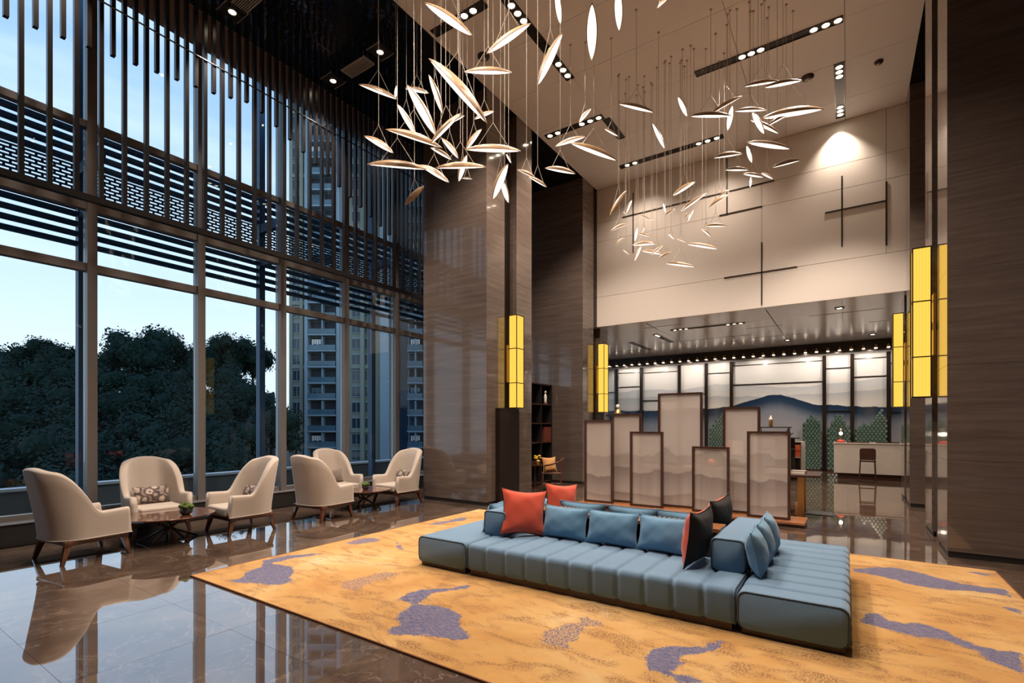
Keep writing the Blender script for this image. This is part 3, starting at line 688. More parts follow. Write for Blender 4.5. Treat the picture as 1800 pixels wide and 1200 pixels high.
# ================================================================== SOFA ISLAND
def rrect(a, b, c, d, r, n=5):     # rounded rectangle ring
    out = []
    for cx, cy, t0 in ((b-r, d-r, 0), (a+r, d-r, 90), (a+r, c+r, 180), (b-r, c+r, 270)):
        for k in range(n+1):
            t = math.radians(t0 + 90*k/n); out.append((cx+r*math.cos(t), cy+r*math.sin(t)))
    return out
def channelled(name, L, D, z0, z1, n, parent, along='x', loc=(0,0,0), mat='blue', r=.055, depth=.02):
    """upholstered block: rounded section swept along its length, pinched at every seam, ends rounded over"""
    mb = MB(); steps = []; e = .03
    per = max(1, n); N = per*24
    for i in range(N+1):
        s = i/N; steps.append((s*L, 1-abs(math.cos(PI*s*per))**26 if 0 < i < N and n else 1.0))
    ringpts = []
    for t, g in [(0, -1)] + steps + [(L, -1)]:
        ins = .022 if g == -1 else (depth*(1-g))
        if t == 0 and g != -1: t = .018
        if t == L and g != -1: t = L-.018
        ringpts.append([(t, y, z) for y, z in rrect(-D/2+ins, D/2-ins, z0, z1-ins, r)])
    k = len(ringpts[0]); vs = [p for rg in ringpts for p in rg]
    fs = [(i*k+j, i*k+(j+1) % k, (i+1)*k+(j+1) % k, (i+1)*k+j) for i in range(len(ringpts)-1) for j in range(k)]
    fs += [tuple(range(k))[::-1], tuple(range((len(ringpts)-1)*k, len(ringpts)*k))]
    fs = [f[::-1] for f in fs]
    mb.add([(p[0]-L/2, p[1], p[2]) for p in vs], fs)
    o = obj(name, mb, M[mat], parent, loc, (0, 0, 0 if along == 'x' else PI/2), smooth=True)
    for sgn in (-1, 1):
        mb2 = MB().tube([(sgn*(L/2-.008), y, z) for y, z in rrect(-D/2+.006, D/2-.006, z0, z1-.006, r)], .006, 5, True)
        obj('piping', mb2, M['pipe'], o, smooth=True)
    return o
M['pipe'] = cloth('dark_blue_piping', (.045,.075,.11))
SX0, SX1, SY0, SY1 = -4.04, .02, 4.09, 6.2; ZS = .345
def module(label, xc, yc, L, D, n, along):
    t = thing('sofa_module', label, 'sofa', (xc, yc, .015), 0, 'seat blocks of the blue sofa island')
    channelled('seat', L, D, .05, ZS-.015, n, t, along)
    hx, hy = (L/2, D/2) if along == 'x' else (D/2, L/2)
    obj('plinth', MB().box(-hx+.03, hx-.03, -hy+.03, hy-.03, 0, .06), M['darkwood'], t)
    return t
module('plain square-ended blue seat block at the left end of the sofa island', (SX0-3.34)/2, (SY0+SY1)/2, SY1-SY0, .695, 0, 'y')
module('long front blue seat block with vertical stitched channels facing the viewer', (-3.335-.705)/2, SY0+.455, 2.625, .91, 11, 'x')
module('right-end blue seat block with cross stitched channels and a smooth front end', (-.70+SX1)/2, (SY0+SY1)/2, SY1-SY0, .715, 9, 'y')
module('long rear blue seat block behind the wooden console', (-3.335-.705)/2, SY1-.455, 2.625, .91, 11, 'x')
def bolster(label, x0, x1):
    t = thing('sofa_bolster', label, 'armrest', ((x0+x1)/2, 5.16, ZS), 0, 'padded armrest blocks of the sofa island')
    channelled('padding', 1.2, x1-x0, .0, .275, 0, t, 'y', r=.04)
    obj('base_board', MB().box(-.1, .1, -.5, .5, -.002, .004), M['darkwood'], t)
bolster('padded blue armrest block at the left of the sofa, behind a coral cushion', -3.46, -3.16); bolster('padded blue armrest block at the right of the sofa, beside three blue cushions', -.99, -.715)
t = thing('console_table', 'low reddish wooden console running between the two rows of sofa cushions', 'console', (-2.075, 5.155, .015))
obj('top', MB().box(-1.07, 1.07, -.145, .145, .555, .595), M['tan'], t, bevel=.004); obj('body', MB().box(-1.05, 1.05, -.10, .10, .0, .553), M['darkwood'], t)
def pillow_mesh(w, h, th, mats, seed=0, back=False, n=17):
    ear = .15 if back else .09
    rnd = random.Random(seed); ph = [rnd.uniform(0, 6) for _ in range(6)]; mb = MB()
    def side(sg):
        def fn(a, b):
            u, v = 2*a-1, 2*b-1
            k = max(0, (1-u*u)*(1-v*v))**.42
            x = u*w/2*(1-ear*(1-v*v)*abs(u)); z = v*h/2*(1-ear*(1-u*u)*abs(v))
            wr = .012*math.sin(7*u+ph[0]+3*v)*math.sin(5*v+ph[1]) + .006*math.sin(15*u+ph[2]-9*v) + .010*math.sin(4*u-6*v+ph[3])
            sag = -.03*h*(1-v)*(1-abs(u))*0
            return (x, sg*(th/2*k + wr*k*(1.2-k)*.9), z + sag)
        return fn
    mb.grid(side(-1), n, n); mb.cur = 1 if back else 0; g2 = MB().grid(side(1), n, n); mb.add(g2.v, [f[::-1] for f in g2.f])
    mb.m = [0]*((n-1)**2) + [1 if back else 0]*((n-1)**2)
    return mb
def pillow(label, w, h, th, mat, loc, yaw, lean, cat='cushion', seed=1, back=None, group=None, roll=0, trim=None, name='throw_cushion'):
    """front looks towards local -Y; lean tips the top backwards"""
    t = thing(name, label, cat, loc, yaw, group)
    mb = pillow_mesh(w, h, th, mat, seed, back is not None); mb.v = [(x, y, z+h/2) for x, y, z in mb.v]
    o = obj('cover', mb, [M[mat]] + ([M[back]] if back else []), t, rot=(-lean, roll, 0), smooth=True)
    edge = []; N = 12; ear = .15 if back else .09
    for s in range(4):
        for q in range(N):
            f = 2*q/N-1
            u, v = ((f, -1), (1, f), (-f, 1), (-1, -f))[s]
            edge.append((u*w/2*(1-ear*(1-v*v)*abs(u)), 0, v*h/2*(1-ear*(1-u*u)*abs(v)) + h/2))
    obj('seam', MB().tube(edge, .005, 5, True), M[trim or mat], o, smooth=True)
    return t
G = 'blue cushions of the sofa island'
for k, (x, lab) in enumerate(((-2.60, 'left one of the three blue cushions along the front of the console'), (-2.04, 'middle one of the three blue cushions along the front of the console'), (-1.49, 'right one of the three blue cushions along the front of the console'))):
    pillow(lab, .56, .35, .17, 'bluepil', (x, 4.86, ZS+.004), random.uniform(-.05, .05), .26, seed=k+3, group=G)
for k, (x, lab) in enumerate(((-2.62, 'left blue cushion on the rear seat, only its top edge showing over the console'), (-2.0, 'middle blue cushion on the rear seat, peeking over the console'), (-1.45, 'right blue cushion on the rear seat, peeking over the console beside dark cushions'))):
    pillow(lab, .6, .34, .16, 'bluepil', (x, 5.47, ZS+.004), PI+random.uniform(-.05, .05), .25, seed=k+13, group=G)
for k, (y, lab) in enumerate(((4.66, 'foremost of the three blue cushions leaning on the right armrest block'), (5.08, 'middle of the three blue cushions leaning on the right armrest block'), (5.5, 'rearmost of the three blue cushions leaning on the right armrest block'))):
    pillow(lab, .40, .37, .17, 'bluepil', (-.60, y, ZS+.004), PI/2+random.uniform(-.08, .08), .2, seed=k+23, group=G)
pillow('blue cushion leaning on the left armrest block over the plain seat', .44, .34, .16, 'bluepil', (-3.56, 4.85, ZS+.004), -PI/2+.12, .3, seed=31, group=G)
pillow('second blue cushion behind the first on the left seat block', .44, .34, .15, 'bluepil', (-3.56, 5.5, ZS+.004), -PI/2-.05, .25, seed=32, group=G)
G = 'coral and black cushions of the sofa island'
pillow('large coral cushion standing at the left end of the front sofa seat', .54, .53, .17, 'coral', (-3.02, 4.70, ZS+.004), .82, .24, seed=41, back='black', group=G, roll=.10, trim='black')
pillow('coral cushion standing on the rear sofa seat, half hidden by the console', .52, .5, .17, 'coral', (-3.04, 5.66, ZS+.004), 1.12, .16, seed=42, back='black', group=G, roll=.1, trim='black')
pillow('black-backed coral cushion standing edge-on before the right armrest block', .52, .5, .2, 'coral', (-1.15, 4.66, ZS+.004), -1.68, .12, seed=43, back='black', group=G, trim='black')
pillow('black-backed coral cushion at the right of the rear seat, behind the edge-on one', .52, .5, .2, 'coral', (-1.15, 5.6, ZS+.004), -1.75, .1, seed=44, back='black', group=G, roll=.08, trim='black')
# trays of rods on the console
for lab, x in (('tray of small golden wooden rods at the left of the console', -2.67), ('tray of small golden wooden rods at the right of the console', -1.56)):
    t = thing('rod_tray', lab, 'tray', (x, 5.16, .612)); obj('tray', MB().box(-.16, .16, -.06, .06, 0, .008), M['gold'], t)
    for k in range(6): obj('rod', MB().cyl((-.15+.051*k, -.05, .018), (-.12+.051*k, .05, .018), .008, 8), plain('honey_wood', (.55,.29,.10), .4) if k == 0 and 'honey' not in M and not M.update(honey=1) else bpy.data.materials['honey_wood'], t, smooth=True)
# ================================================================== ARMCHAIRS
def smooth01(t): t = max(0, min(1, t)); return t*t*(3-2*t)
def armchair():
    t = thing('lounge_armchair', '', 'armchair')
    # U-shaped shell: path from right arm tip round the back to left arm tip
    hw, yf, yb, rc = .375, .36, -.36, .27
    path = []
    for k in range(10): path.append((hw, yf - (yf-(yb+rc))*k/10))
    for k in range(15):
        a = PI/2*k/14; path.append((hw-rc+rc*math.cos(a), yb+rc-rc*math.sin(a)))
    for k in range(1, 6): path.append(((hw-rc)*(1-2*k/6), yb))
    left = [(-x, y) for x, y in path[:25]][::-1]; path += left
    N = len(path)
    def height(x, y):
        sm = smooth01((.05-y)/.31)
        return .575 + .012*smooth01((y-.05)/.3) + .475*sm + .06*sm*max(0, 1-(x/.34)**2)
    mb = MB(); rings = []
    for i, (x, y) in enumerate(path):
        x0, y0 = path[max(0, i-1)]; x1, y1 = path[min(N-1, i+1)]
        d = Vector((x1-x0, y1-y0, 0)).normalized(); nrm = Vector((-d.y, d.x, 0))     # inward
        if nrm.dot(Vector((-x, -.1-y, 0))) < 0: nrm = -nrm
        H = height(x, y); th = .085 if y > 0 else .085 + .03*smooth01(-y/.3)
        back = smooth01((-.0-y)/.36)
        prof = []
        for q in range(7): prof.append((0, .27 + (H-.035-.27)*q/6))
        for q in range(1, 6):
            a = PI*q/6; prof.append((th/2-th/2*math.cos(a), H-.035+.035*math.sin(a)))
        for q in range(6): prof.append((th, H-.035 - (H-.035-.36)*q/5))
        rg = []
        for off, z in prof:
            lean = back*.145*max(0, (z-.30)/.8)**1.15; flare = .02*(1-back)*max(0, z-.3)/.3
            p = Vector((x, y, z)) + nrm*off - nrm*flare; p.y -= lean; p.x *= 1-.07*back*max(0, (z-.62)/.48)
            if y > .3: p.y -= .06*(z-.27)/.3*(y-.3)/.06*.5
            rg.append(p)
        rings.append(rg)
    k = len(rings[0]); vs = [p for r in rings for p in r]
    fs = [(i*k+j, (i+1)*k+j, (i+1)*k+j+1, i*k+j+1) for i in range(N-1) for j in range(k-1)]
    fs += [tuple(range(k)), tuple(range((N-1)*k, N*k))[::-1]]
    mb.add(vs, fs); sh = obj('shell', mb, M['beige'], t, smooth=True)
    obj('hem_piping', MB().tube([(x*1.012, y*1.012, .272) for x, y in path], .007, 5), M['beige'], sh, smooth=True)
    obj('seat', MB().box(-.278, .278, -.24, .375, .275, .41), M['beige'], t, bevel=.035, seg=4)
    obj('seat_frame', MB().box(-.355, .355, -.30, .34, .215, .268), M['wood'], t, bevel=.008)
    for sx in (-1, 1):
        for y, dy in ((.30, .05), (-.26, -.06)):
            mb = MB(); a, b = Vector((sx*.315, y, .216)), Vector((sx*.345, y+dy, 0))
            w0, w1 = .030, .017
            mb.add([(a.x-w0, a.y-w0, a.z), (a.x+w0, a.y-w0, a.z), (a.x+w0, a.y+w0, a.z), (a.x-w0, a.y+w0, a.z), (b.x-w1, b.y-w1, 0), (b.x+w1, b.y-w1, 0), (b.x+w1, b.y+w1, 0), (b.x-w1, b.y+w1, 0)],
                   [(0,1,2,3),(7,6,5,4),(4,5,1,0),(5,6,2,1),(6,7,3,2),(7,4,0,3)])
            obj('leg', mb, M['wood'], t)
    return t
CH = [(-7.72, 2.10, .12, 'beige armchair nearest the viewer, seen from behind at the far left', 'floral', None),
      (-8.60, 3.20, -PI/2-.08, 'beige armchair against the window, facing us with a wide flowery cushion', 'floral', 'front'),
      (-7.62, 3.98, PI-.02, 'beige armchair right of the near table, turned sideways with a flowery cushion', 'floral', None),
      (-7.45, 5.25, .10, 'beige armchair seen from behind beside the far round table', 'brownpil', None),
      (-8.62, 6.42, -PI/2-.05, 'beige armchair by the window with a plain taupe cushion', 'brownpil', 'front'),
      (-7.62, 7.15, PI-.02, 'beige armchair closest to the stone column, with a flowery cushion', 'floral', None)]
proto = armchair()
for i, (x, y, rz, lab, pm, _) in enumerate(CH):
    o = proto if i == 0 else copy_tree(proto)
    o.location = (x, y, 0); o.rotation_euler.z = rz; o['label'] = lab; o['group'] = 'beige lounge armchairs by the window'
    # lumbar cushion, leaning on the inside of the back (chair faces its local +Y)
    off = Matrix.Rotation(rz, 2) @ Vector((0, -.11))
    which = ('on the nearest armchair at the far left', 'on the armchair against the window at the near table', 'on the sideways armchair right of the near table', 'on the back-turned armchair at the far table', 'on the window armchair at the far table', 'on the armchair closest to the stone column')[i]
    pillow(('brown flowery' if pm == 'floral' else 'plain taupe') + ' lumbar cushion ' + which, .47, .26, .13, pm, (x+off.x, y+off.y, .415), rz+PI, .28, seed=60+i, group='lumbar cushions of the armchairs', name='lumbar_cushion')
# ------------------------------------------------------------------ round tables with crossed legs
def round_table(label, x, y, r, H, n=5):
    t = thing('coffee_table', label, 'table', (x, y, 0), .3, 'round wooden coffee tables')
    obj('tabletop', MB().lathe([(0, H-.03), (r-.03, H-.03), (r, H-.012), (r, H-.004), (r-.006, H), (0, H)], 48), M['wood'], t, smooth=False)
    for k in range(n):
        a = 2*PI*k/n; b = a + PI*.86
        obj('leg', MB().tube([(.30*math.cos(b), .30*math.sin(b), H-.032), (.035*math.cos(a+1.5), .035*math.sin(a+1.5), H*.5), (.36*math.cos(a), .36*math.sin(a), .008)], [.014, .016, .014], 8), M['darkwood'], t, smooth=True)
    obj('hub', MB().cyl((0,0,H*.46), (0,0,H*.54), .03, 12), M['darkwood'], t)
round_table('round walnut coffee table between the three near armchairs', -7.78, 3.06, .56, .37); round_table('round walnut coffee table between the three far armchairs', -7.66, 6.32, .5, .37)
def moss_bowl(label, x, y, z, s=1):
    t = thing('moss_bowl', label, 'plant', (x, y, z))
    obj('bowl', MB().lathe([(0,0),(.035*s,0),(.058*s,.02*s),(.066*s,.05*s),(.055*s,.085*s),(.048*s,.088*s),(.05*s,.08*s),(0,.075*s)], 24), M['darkglass'], t, smooth=True)
    mb = MB(); R = random.Random(int(x*100))
    for k in range(46):
        a, b = R.uniform(0, 6.28), R.uniform(0, .055*s)**1.0; c = Vector((math.cos(a)*b, math.sin(a)*b, .085*s)); q = R.uniform(.016, .028)*s
        mb.lathe([(0, -q), (q*.8, -q*.5), (q, 0), (q*.8, q*.5), (0, q*.9)], 7, (c.x*1.15, c.y*1.15, c.z + .045*s*R.random()*(1-b/.08)))
    tag(obj('moss', mb, M['moss'], t, smooth=True), kind='stuff')
moss_bowl('dark bowl of green moss on the near round table', -7.50, 3.16, .37, 1.25); moss_bowl('small dark bowl of green moss on the far round table', -7.6, 6.3, .37, 1.05)
# ================================================================== FRAMED SILK SCREENS
t = thing('screen_platform', 'long dark walnut platform carrying the translucent screens behind the sofa', 'platform', (-2.47, 9.12, 0))
obj('board', MB().box(-1.95, 1.93, -.28, .32, .045, .085), M['tan'], t, bevel=.005); obj('skirt', MB().box(-1.92, 1.90, -.25, .29, 0, .044), M['darkwood'], t)
SCR = [(-4.33,-3.73,9.02,1.69,'leftmost translucent framed screen, front row, beside the stone column'), (-3.87,-3.27,9.30,1.81,'second-row framed screen tucked behind the two leftmost front screens'), (-3.39,-2.77,9.02,1.47,'front-row framed screen of middle height left of the tallest one'),
       (-2.95,-2.15,9.30,2.18,'tallest translucent framed screen, in the rear row'), (-2.26,-1.65,9.02,1.22,'shortest translucent framed screen, front row'), (-1.81,-1.22,9.30,1.90,'rear-row framed screen rising behind the right front screens'), (-1.38,-.75,9.02,1.49,'rightmost translucent framed screen, front row, beside the reading table')]
for x0, x1, y, H, lab in SCR:
    t = thing('silk_screen', lab, 'screen', ((x0+x1)/2, y, .086), 0, 'framed translucent mountain screens'); w = (x1-x0)/2; H -= .086
    for s in (-1, 1): obj('stile', MB().box(min(s*w, s*(w-.04)), max(s*w, s*(w-.04)), -.03, .03, 0, H), M['darkwood'], t)
    for z in (0, H-.035): obj('rail', MB().box(-w+.04, w-.04, -.03, .03, z, z+.035), M['darkwood'], t)
    obj('silk_panel', MB().box(-w+.041, w-.041, -.004, .004, .036, H-.036), M['silkscreen'], t)
# ================================================================== READING TABLE AND RECEPTION
t = thing('reading_table', 'long dark table with gold legs behind the translucent screens', 'table', (-2.1, 10.35, 0))
obj('top', MB().box(-1.75, 1.72, -.45, .45, .69, .735), M['darkwood'], t, bevel=.006)
for x in (-1.5, 1.42):
    for y in (-.3, .3): obj('leg', MB().box(x-.045, x+.045, y-.045, y+.045, 0, .689), M['gold'], t)
    obj('foot', MB().box(x-.14, x+.14, -.4, .4, .0, .03), M['bronze'], t) if False else None
for k, (x, y, w, d, h, rz) in enumerate(((-1.05, 10.3, .36, .25, .05, .05), (-.72, 10.25, .22, .2, .045, -.1), (-1.9, 10.3, .34, .25, .03, .1), (-2.6, 10.35, .3, .24, .04, 0), (-3.2, 10.3, .3, .24, .03, -.1))):
    lab = ('thick white book on the reading table behind the rightmost screen', 'small white book at the right end of the reading table', 'thin white book on the reading table behind the shortest screen', 'white book on the reading table behind the tallest screen', 'thin white book at the left end of the reading table')[k]
    t = thing('book', lab, 'book', (x, y, .736), rz, 'white books on the reading table'); obj('pages', MB().box(-w/2+.006, w/2-.006, -d/2+.006, d/2-.006, .004, h-.004), M['white'], t); obj('cover', MB().box(-w/2, w/2, -d/2, d/2, 0, .004).box(-w/2, w/2, -d/2, d/2, h-.004, h).box(-w/2, -w/2+.005, -d/2, d/2, .004, h-.004), M['wmarble'], t)
for lab, x, y in (('glowing orange ball lamp on the reading table behind the rightmost screens', -1.45, 10.45), ('glowing orange ball lamp on the reading table behind the tallest screen', -2.25, 10.45)):
    t = thing('ball_lamp', lab, 'lamp', (x, y, .736)); obj('globe', MB().lathe([(.03,.02)]+[(.085*math.sin(a*PI/10), .10-.085*math.cos(a*PI/10)) for a in range(1, 11)], 18), M['orangebox'], t, smooth=True); obj('foot', MB().lathe([(0,0),(.05,0),(.05,.015),(.03,.022),(0,.022)], 16), M['gold'], t)
def stool(name, label, x, y, rz, cat='stool'):
    t = thing(name, label, cat, (x, y, 0), rz); H = .94
    for sx in (-1, 1):
        obj('leg', MB().bar((sx*.19, -.17, 0), (sx*.165, -.14, .56), .028, .028), M['darkwood'], t); obj('leg', MB().bar((sx*.19, .17, 0), (sx*.16, .15, .72), .028, .028), M['darkwood'], t)
        obj('stretcher', MB().bar((sx*.185, -.15, .15), (sx*.18, .15, .15), .02, .02), M['darkwood'], t)
    obj('foot_rail', MB().bar((-.18, -.155, .2), (.18, -.155, .2), .022, .03), M['darkwood'], t)
    obj('seat', MB().box(-.19, .19, -.18, .16, .56, .60), M['darkwood'], t, bevel=.012)
    pts = rrect(-.185, .185, .62, H, .06); mb = MB(); n = len(pts)
    mb.add([(x_, .165+.03*(z_-.6), z_) for x_, z_ in pts] + [(x_, .19+.03*(z_-.6), z_) for x_, z_ in pts], [tuple(range(n)), tuple(range(n, 2*n))[::-1]] + [(i, n+i, n+(i+1) % n, (i+1) % n) for i in range(n)])
    obj('backrest', mb, M['darkwood'], t)
    return t
t = thing('reception_desk', 'pale marble reception desk with dark plinth under the painted wall', 'desk', (1.4, 18.1, 0))
obj('front_panel', MB().box(-1.74, 1.6, -.38, -.33, .17, 1.03), M['wmarble'], t); obj('side_panel', MB().box(-1.74, -1.69, -.329, .36, .17, 1.03), M['wmarble'], t)
obj('counter', MB().box(-1.76, 1.6, -.40, .38, 1.031, 1.065), M['wmarble'], t, bevel=.004); obj('plinth', MB().box(-1.65, 1.6, -.30, .33, 0, .169), M['darkwood'], t)
stool('bar_chair', 'dark wooden bar chair in front of the marble reception desk', .46, 17.1, PI, 'chair')
t = thing('dome_lamp', 'glass dome lamp with glowing bulb and red base on the marble desk', 'lamp', (-.17, 17.85, 1.066))
obj('base', MB().lathe([(0,0),(.10,0),(.10,.05),(.055,.09),(0,.09)], 18), M['red'], t); obj('glass_dome', MB().lathe([(.085,.1),(.085,.34),(.07,.40),(.035,.43),(0,.44)], 18), M['clear'], t, smooth=True)
obj('bulb', MB().lathe([(0,.2)]+[(.045*math.sin(a*PI/8), .27-.045*math.cos(a*PI/8)) for a in range(1, 9)], 14), M['bulb'], t, smooth=True); obj('stem', MB().cyl((0,0,.09), (0,0,.22), .02, 10), M['gold'], t)
for lab, x in (('flat dark tray at the left of the marble desk', .25), ('flat dark tray at the right of the marble desk', .95)):
    t = thing('desk_tray', lab, 'tray', (x, 17.9, 1.066)); obj('tray', MB().box(-.26, .26, -.12, .12, 0, .012), M['darkwood'], t); obj('rim', MB().box(-.27, .27, -.13, -.12, 0, .024).box(-.27, .27, .12, .13, 0, .024), M['darkwood'], t)
t = thing('display_pedestal', 'grey display pedestal with a lit niche holding an orange box', 'pedestal', (-1.25, 16.8, 0))
obj('side_panel', MB().box(.13, .22, -.2, .2, 0, 1.08), M['wmarble'], t); obj('side_panel', MB().box(-.32, -.23, -.2, .2, 0, 1.08), M['wmarble'], t); obj('top', MB().box(-.32, .22, -.2, .2, 1.081, 1.11), M['wmarble'], t)
obj('niche_back', MB().box(-.229, .129, .1, .2, .0, 1.08), M['brownpil'], t)
for k in range(7): obj('slat', MB().box(-.22+.05*k, -.195+.05*k, -.16, -.14, .05, .62), M['darkwood'], t)
obj('shelf', MB().box(-.229, .129, -.2, .099, .63, .66), M['wmarble'], t)
t = thing('gift_box', 'orange gift box with a red ribbon in the niche of the grey pedestal', 'box', (-1.28, 16.72, .661)); obj('box', MB().box(-.14, .14, -.08, .08, 0, .36), M['orangebox'], t); obj('ribbon', MB().box(-.025, .025, -.083, -.08, 0, .36).box(-.145, .145, -.086, -.083, .16, .2), M['red'], t)
t = thing('tea_rack', 'dark open wooden tea rack behind the rightmost screen', 'rack', (-1.75, 16.2, 0))
for z, w in ((.3, .5), (.9, .5), (1.22, .62), (1.52, .42)): obj('shelf', MB().box(-w, w, -.16, .16, z-.015, z+.015), M['dark'], t)
for x in (-.38, .36): obj('upright', MB().box(x-.02, x+.02, -.15, .15, 0, 1.5), M['dark'], t)
obj('back_panel', MB().box(.0, .5, .14, .16, .0, 1.2), M['dark'], t)
t = thing('teapot', 'round dark teapot on the tea rack', 'teapot', (-1.42, 16.2, 1.236)); obj('body', MB().lathe([(0,0),(.05,0)]+[(.09*math.sin(a*PI/10), .085-.085*math.cos(a*PI/10)) for a in range(3, 11)], 16), M['darkglass'], t, smooth=True)
obj('spout', MB().tube([(.08,0,.08),(.12,0,.1),(.14,0,.14)], [.018,.013,.01], 8), M['darkglass'], t, smooth=True); obj('handle', MB().tube([(-.05,0,.15),(-.02,0,.21),(.03,0,.21),(.06,0,.15)], .007, 6), M['darkglass'], t, smooth=True); obj('lid', MB().lathe([(.035,.168),(.012,.18),(.014,.195),(0,.2)], 12), M['gold'], t, smooth=True)
t = thing('bottle', 'golden bottle with pale cap standing on the tea rack', 'bottle', (-1.85, 16.2, 1.536)); obj('body', MB().lathe([(0,0),(.05,0),(.05,.2),(.035,.25),(.018,.27),(.018,.29),(0,.29)], 14), M['gold'], t, smooth=True); obj('cap', MB().lathe([(.05,.215),(.036,.262),(.02,.285),(.02,.32),(0,.33)], 12), M['white'], t, smooth=True)
t = thing('brochure_stand', 'white and red brochure stand seen between the rear screens', 'stand', (-2.05, 11.6, 0)); obj('base', MB().box(-.18, .18, -.15, .15, 0, .03), M['bronze'], t); obj('pole', MB().cyl((0,0,.03), (0,0,.95), .015, 10), M['bronze'], t)
obj('board', MB().box(-.2, .2, -.012, .012, .95, 1.26), M['white'], t); obj('red_panel', MB().box(-.2, -.02, -.016, -.0125, .96, 1.25), M['red'], t)
# green scale screens in front of the painted wall
def scales(label, x0, x1, top):
    t = thing('scale_screen', label, 'screen', ((x0+x1)/2, 20.12, 0), 0, 'green scale screens before the painted wall'); w = (x1-x0)/2
    mb = MB(); R = random.Random(int(x0*10+99)); cols = int((x1-x0)/.105)
    hs = []
    for c in range(cols): hs.append(top(c/max(1, cols-1)))
    back = MB()
    for c in range(cols):
        xx = -w + .105*(c+.5); back.box(xx-.0525, xx+.0525, .0, .02, .06, hs[c]-.03)
        for r in range(int(hs[c]/.085)):
            z = .10 + .085*r; x_ = xx + (.05 if r % 2 else 0); y_ = -.012 - R.uniform(0, .02)
            mb.add([(x_-.045, y_, z), (x_, y_-.012, z-.045), (x_+.045, y_, z), (x_+.03, y_+.012, z+.05), (x_-.03, y_+.012, z+.05)], [(0,1,2,3,4)])
    obj('backing', back, M['grn2'], t); tag(obj('scales', mb, M['grn'], t), kind='stuff'); obj('foot', MB().box(-w, w, -.1, .06, 0, .058), M['darkwood'], t)
M['grn'] = plain('jade_green_glaze', (.065,.115,.09), .2, 0, .5, 30); M['grn2'] = plain('deep_green_board', (.025,.05,.037), .5)
hump = lambda peaks, lo: (lambda s: max([lo] + [h-abs(s-p)*k for p, h, k in peaks]))
scales('green scaled screen with a stepped hill outline behind the grey pedestal', -1.3, -.74, hump([(.5, 1.95, .6), (1, 1.75, .5)], 1.5)); scales('green scaled screen with a peaked outline behind the glass dome lamp', -.58, .07, hump([(.5, 2.03, 1.0)], 1.5))
scales('green scaled screen with a double hill outline right of the dome lamp', .19, 1.05, hump([(.3, 1.68, .7), (.85, 2.05, 1.2)], 1.3)); scales('tall green scaled screen left of the rear-row framed screen', -4.4, -3.72, hump([(.8, 2.1, .8)], 1.2))
# ================================================================== CORNER WITH BOOKSHELF BETWEEN THE LEFT COLUMNS
t = thing('bookcase', 'tall dark bookcase standing between the two left stone columns', 'bookcase', (-6.95, 11.2, 0))
for y in (-.86, -.29, .28, .84): obj('upright', MB().box(-.17, .17, y-.015, y+.015, 0, 2.7), M['dark'], t)
for z in (.05, .62, 1.12, 1.63, 2.14, 2.68):
    for y0, y1 in ((-.844, -.306), (-.274, .264), (.296, .824)): obj('shelf', MB().box(-.17, .17, y0, y1, z-.015, z+.015), M['darkwood'], t)
obj('back_panel', MB().box(-.19, -.172, -.86, .85, 0, 2.7), M['navy'], t)
for k in range(12):
    x = .45 + .031*k; hh = .40
    t = thing('book', 'dark red book, ' + ORD[k] + ' from the left on the dark bookcase', 'book', (-6.87, 11.2+x, 1.136), 0, 'dark red books in the bookcase'); obj('cover', MB().box(-.09, .08, 0, .028, 0, hh), M['spine'] if 'spine' in M else M.setdefault('spine', plain('oxblood_spine', (.14,.03,.02), .5)), t); obj('pages', MB().box(-.092, -.0905, .003, .025, .004, hh-.004), M['white'], t)
t = thing('figurine', 'pale standing figurine on the upper shelf of the dark bookcase', 'ornament', (-6.85, 11.8, 2.157)); obj('body', MB().lathe([(0,0),(.05,0),(.035,.1),(.045,.2),(.02,.28),(0,.28)], 12), M['white'], t, smooth=True); obj('head', MB().lathe([(0,.28),(.03,.3),(.035,.33),(.02,.36),(0,.365)], 12), M['white'], t, smooth=True)
def wood_chair(label, x, y, rz):
    t = thing('bentwood_armchair', label, 'chair', (x, y, 0), rz, 'dark bentwood chairs between the left columns')
    obj('seat', MB().box(-.25, .25, -.24, .24, .42, .46), M['wood'], t, bevel=.01)
    for sx in (-1, 1):
        obj('leg', MB().tube([(sx*.24, .23, 0), (sx*.22, .2, .42)], .017, 8), M['wood'], t); obj('leg', MB().tube([(sx*.25, -.25, 0), (sx*.21, -.2, .44), (sx*.2, -.24, .84)], .017, 8), M['wood'], t)
        obj('stretcher', MB().tube([(sx*.23, .2, .2), (sx*.23, -.22, .2)], .011, 6), M['wood'], t)
    obj('arm_rail', MB().tube([(.30, .18, .62), (.30, -.02, .66), (.24, -.22, .74), (0, -.30, .80), (-.24, -.22, .74), (-.30, -.02, .66), (-.30, .18, .62)], .02, 8), M['wood'], t, smooth=True)
    for sx in (-1, 1): obj('arm_post', MB().tube([(sx*.23, .17, .46), (sx*.29, .15, .63)], .013, 6), M['wood'], t)
    obj('back_splat', MB().box(-.09, .09, -.27, -.25, .45, .80), M['wood'], t)
wood_chair('dark bentwood armchair with an ochre cushion in front of the farther left column', -5.95, 10.55, PI/2+.5); wood_chair('dark bentwood armchair half hidden behind the nearest left column', -6.65, 9.95, -.5)
pillow('ochre and cream cushion on the bentwood chair', .40, .36, .13, 'ochre', (-5.93, 10.45, .465), PI/2+.5-.95, .2, seed=81, back='navy'); pillow('taupe cushion on the half hidden bentwood chair', .38, .34, .12, 'brownpil', (-6.63, 9.93, .465), -.5+PI, .2, seed=82)
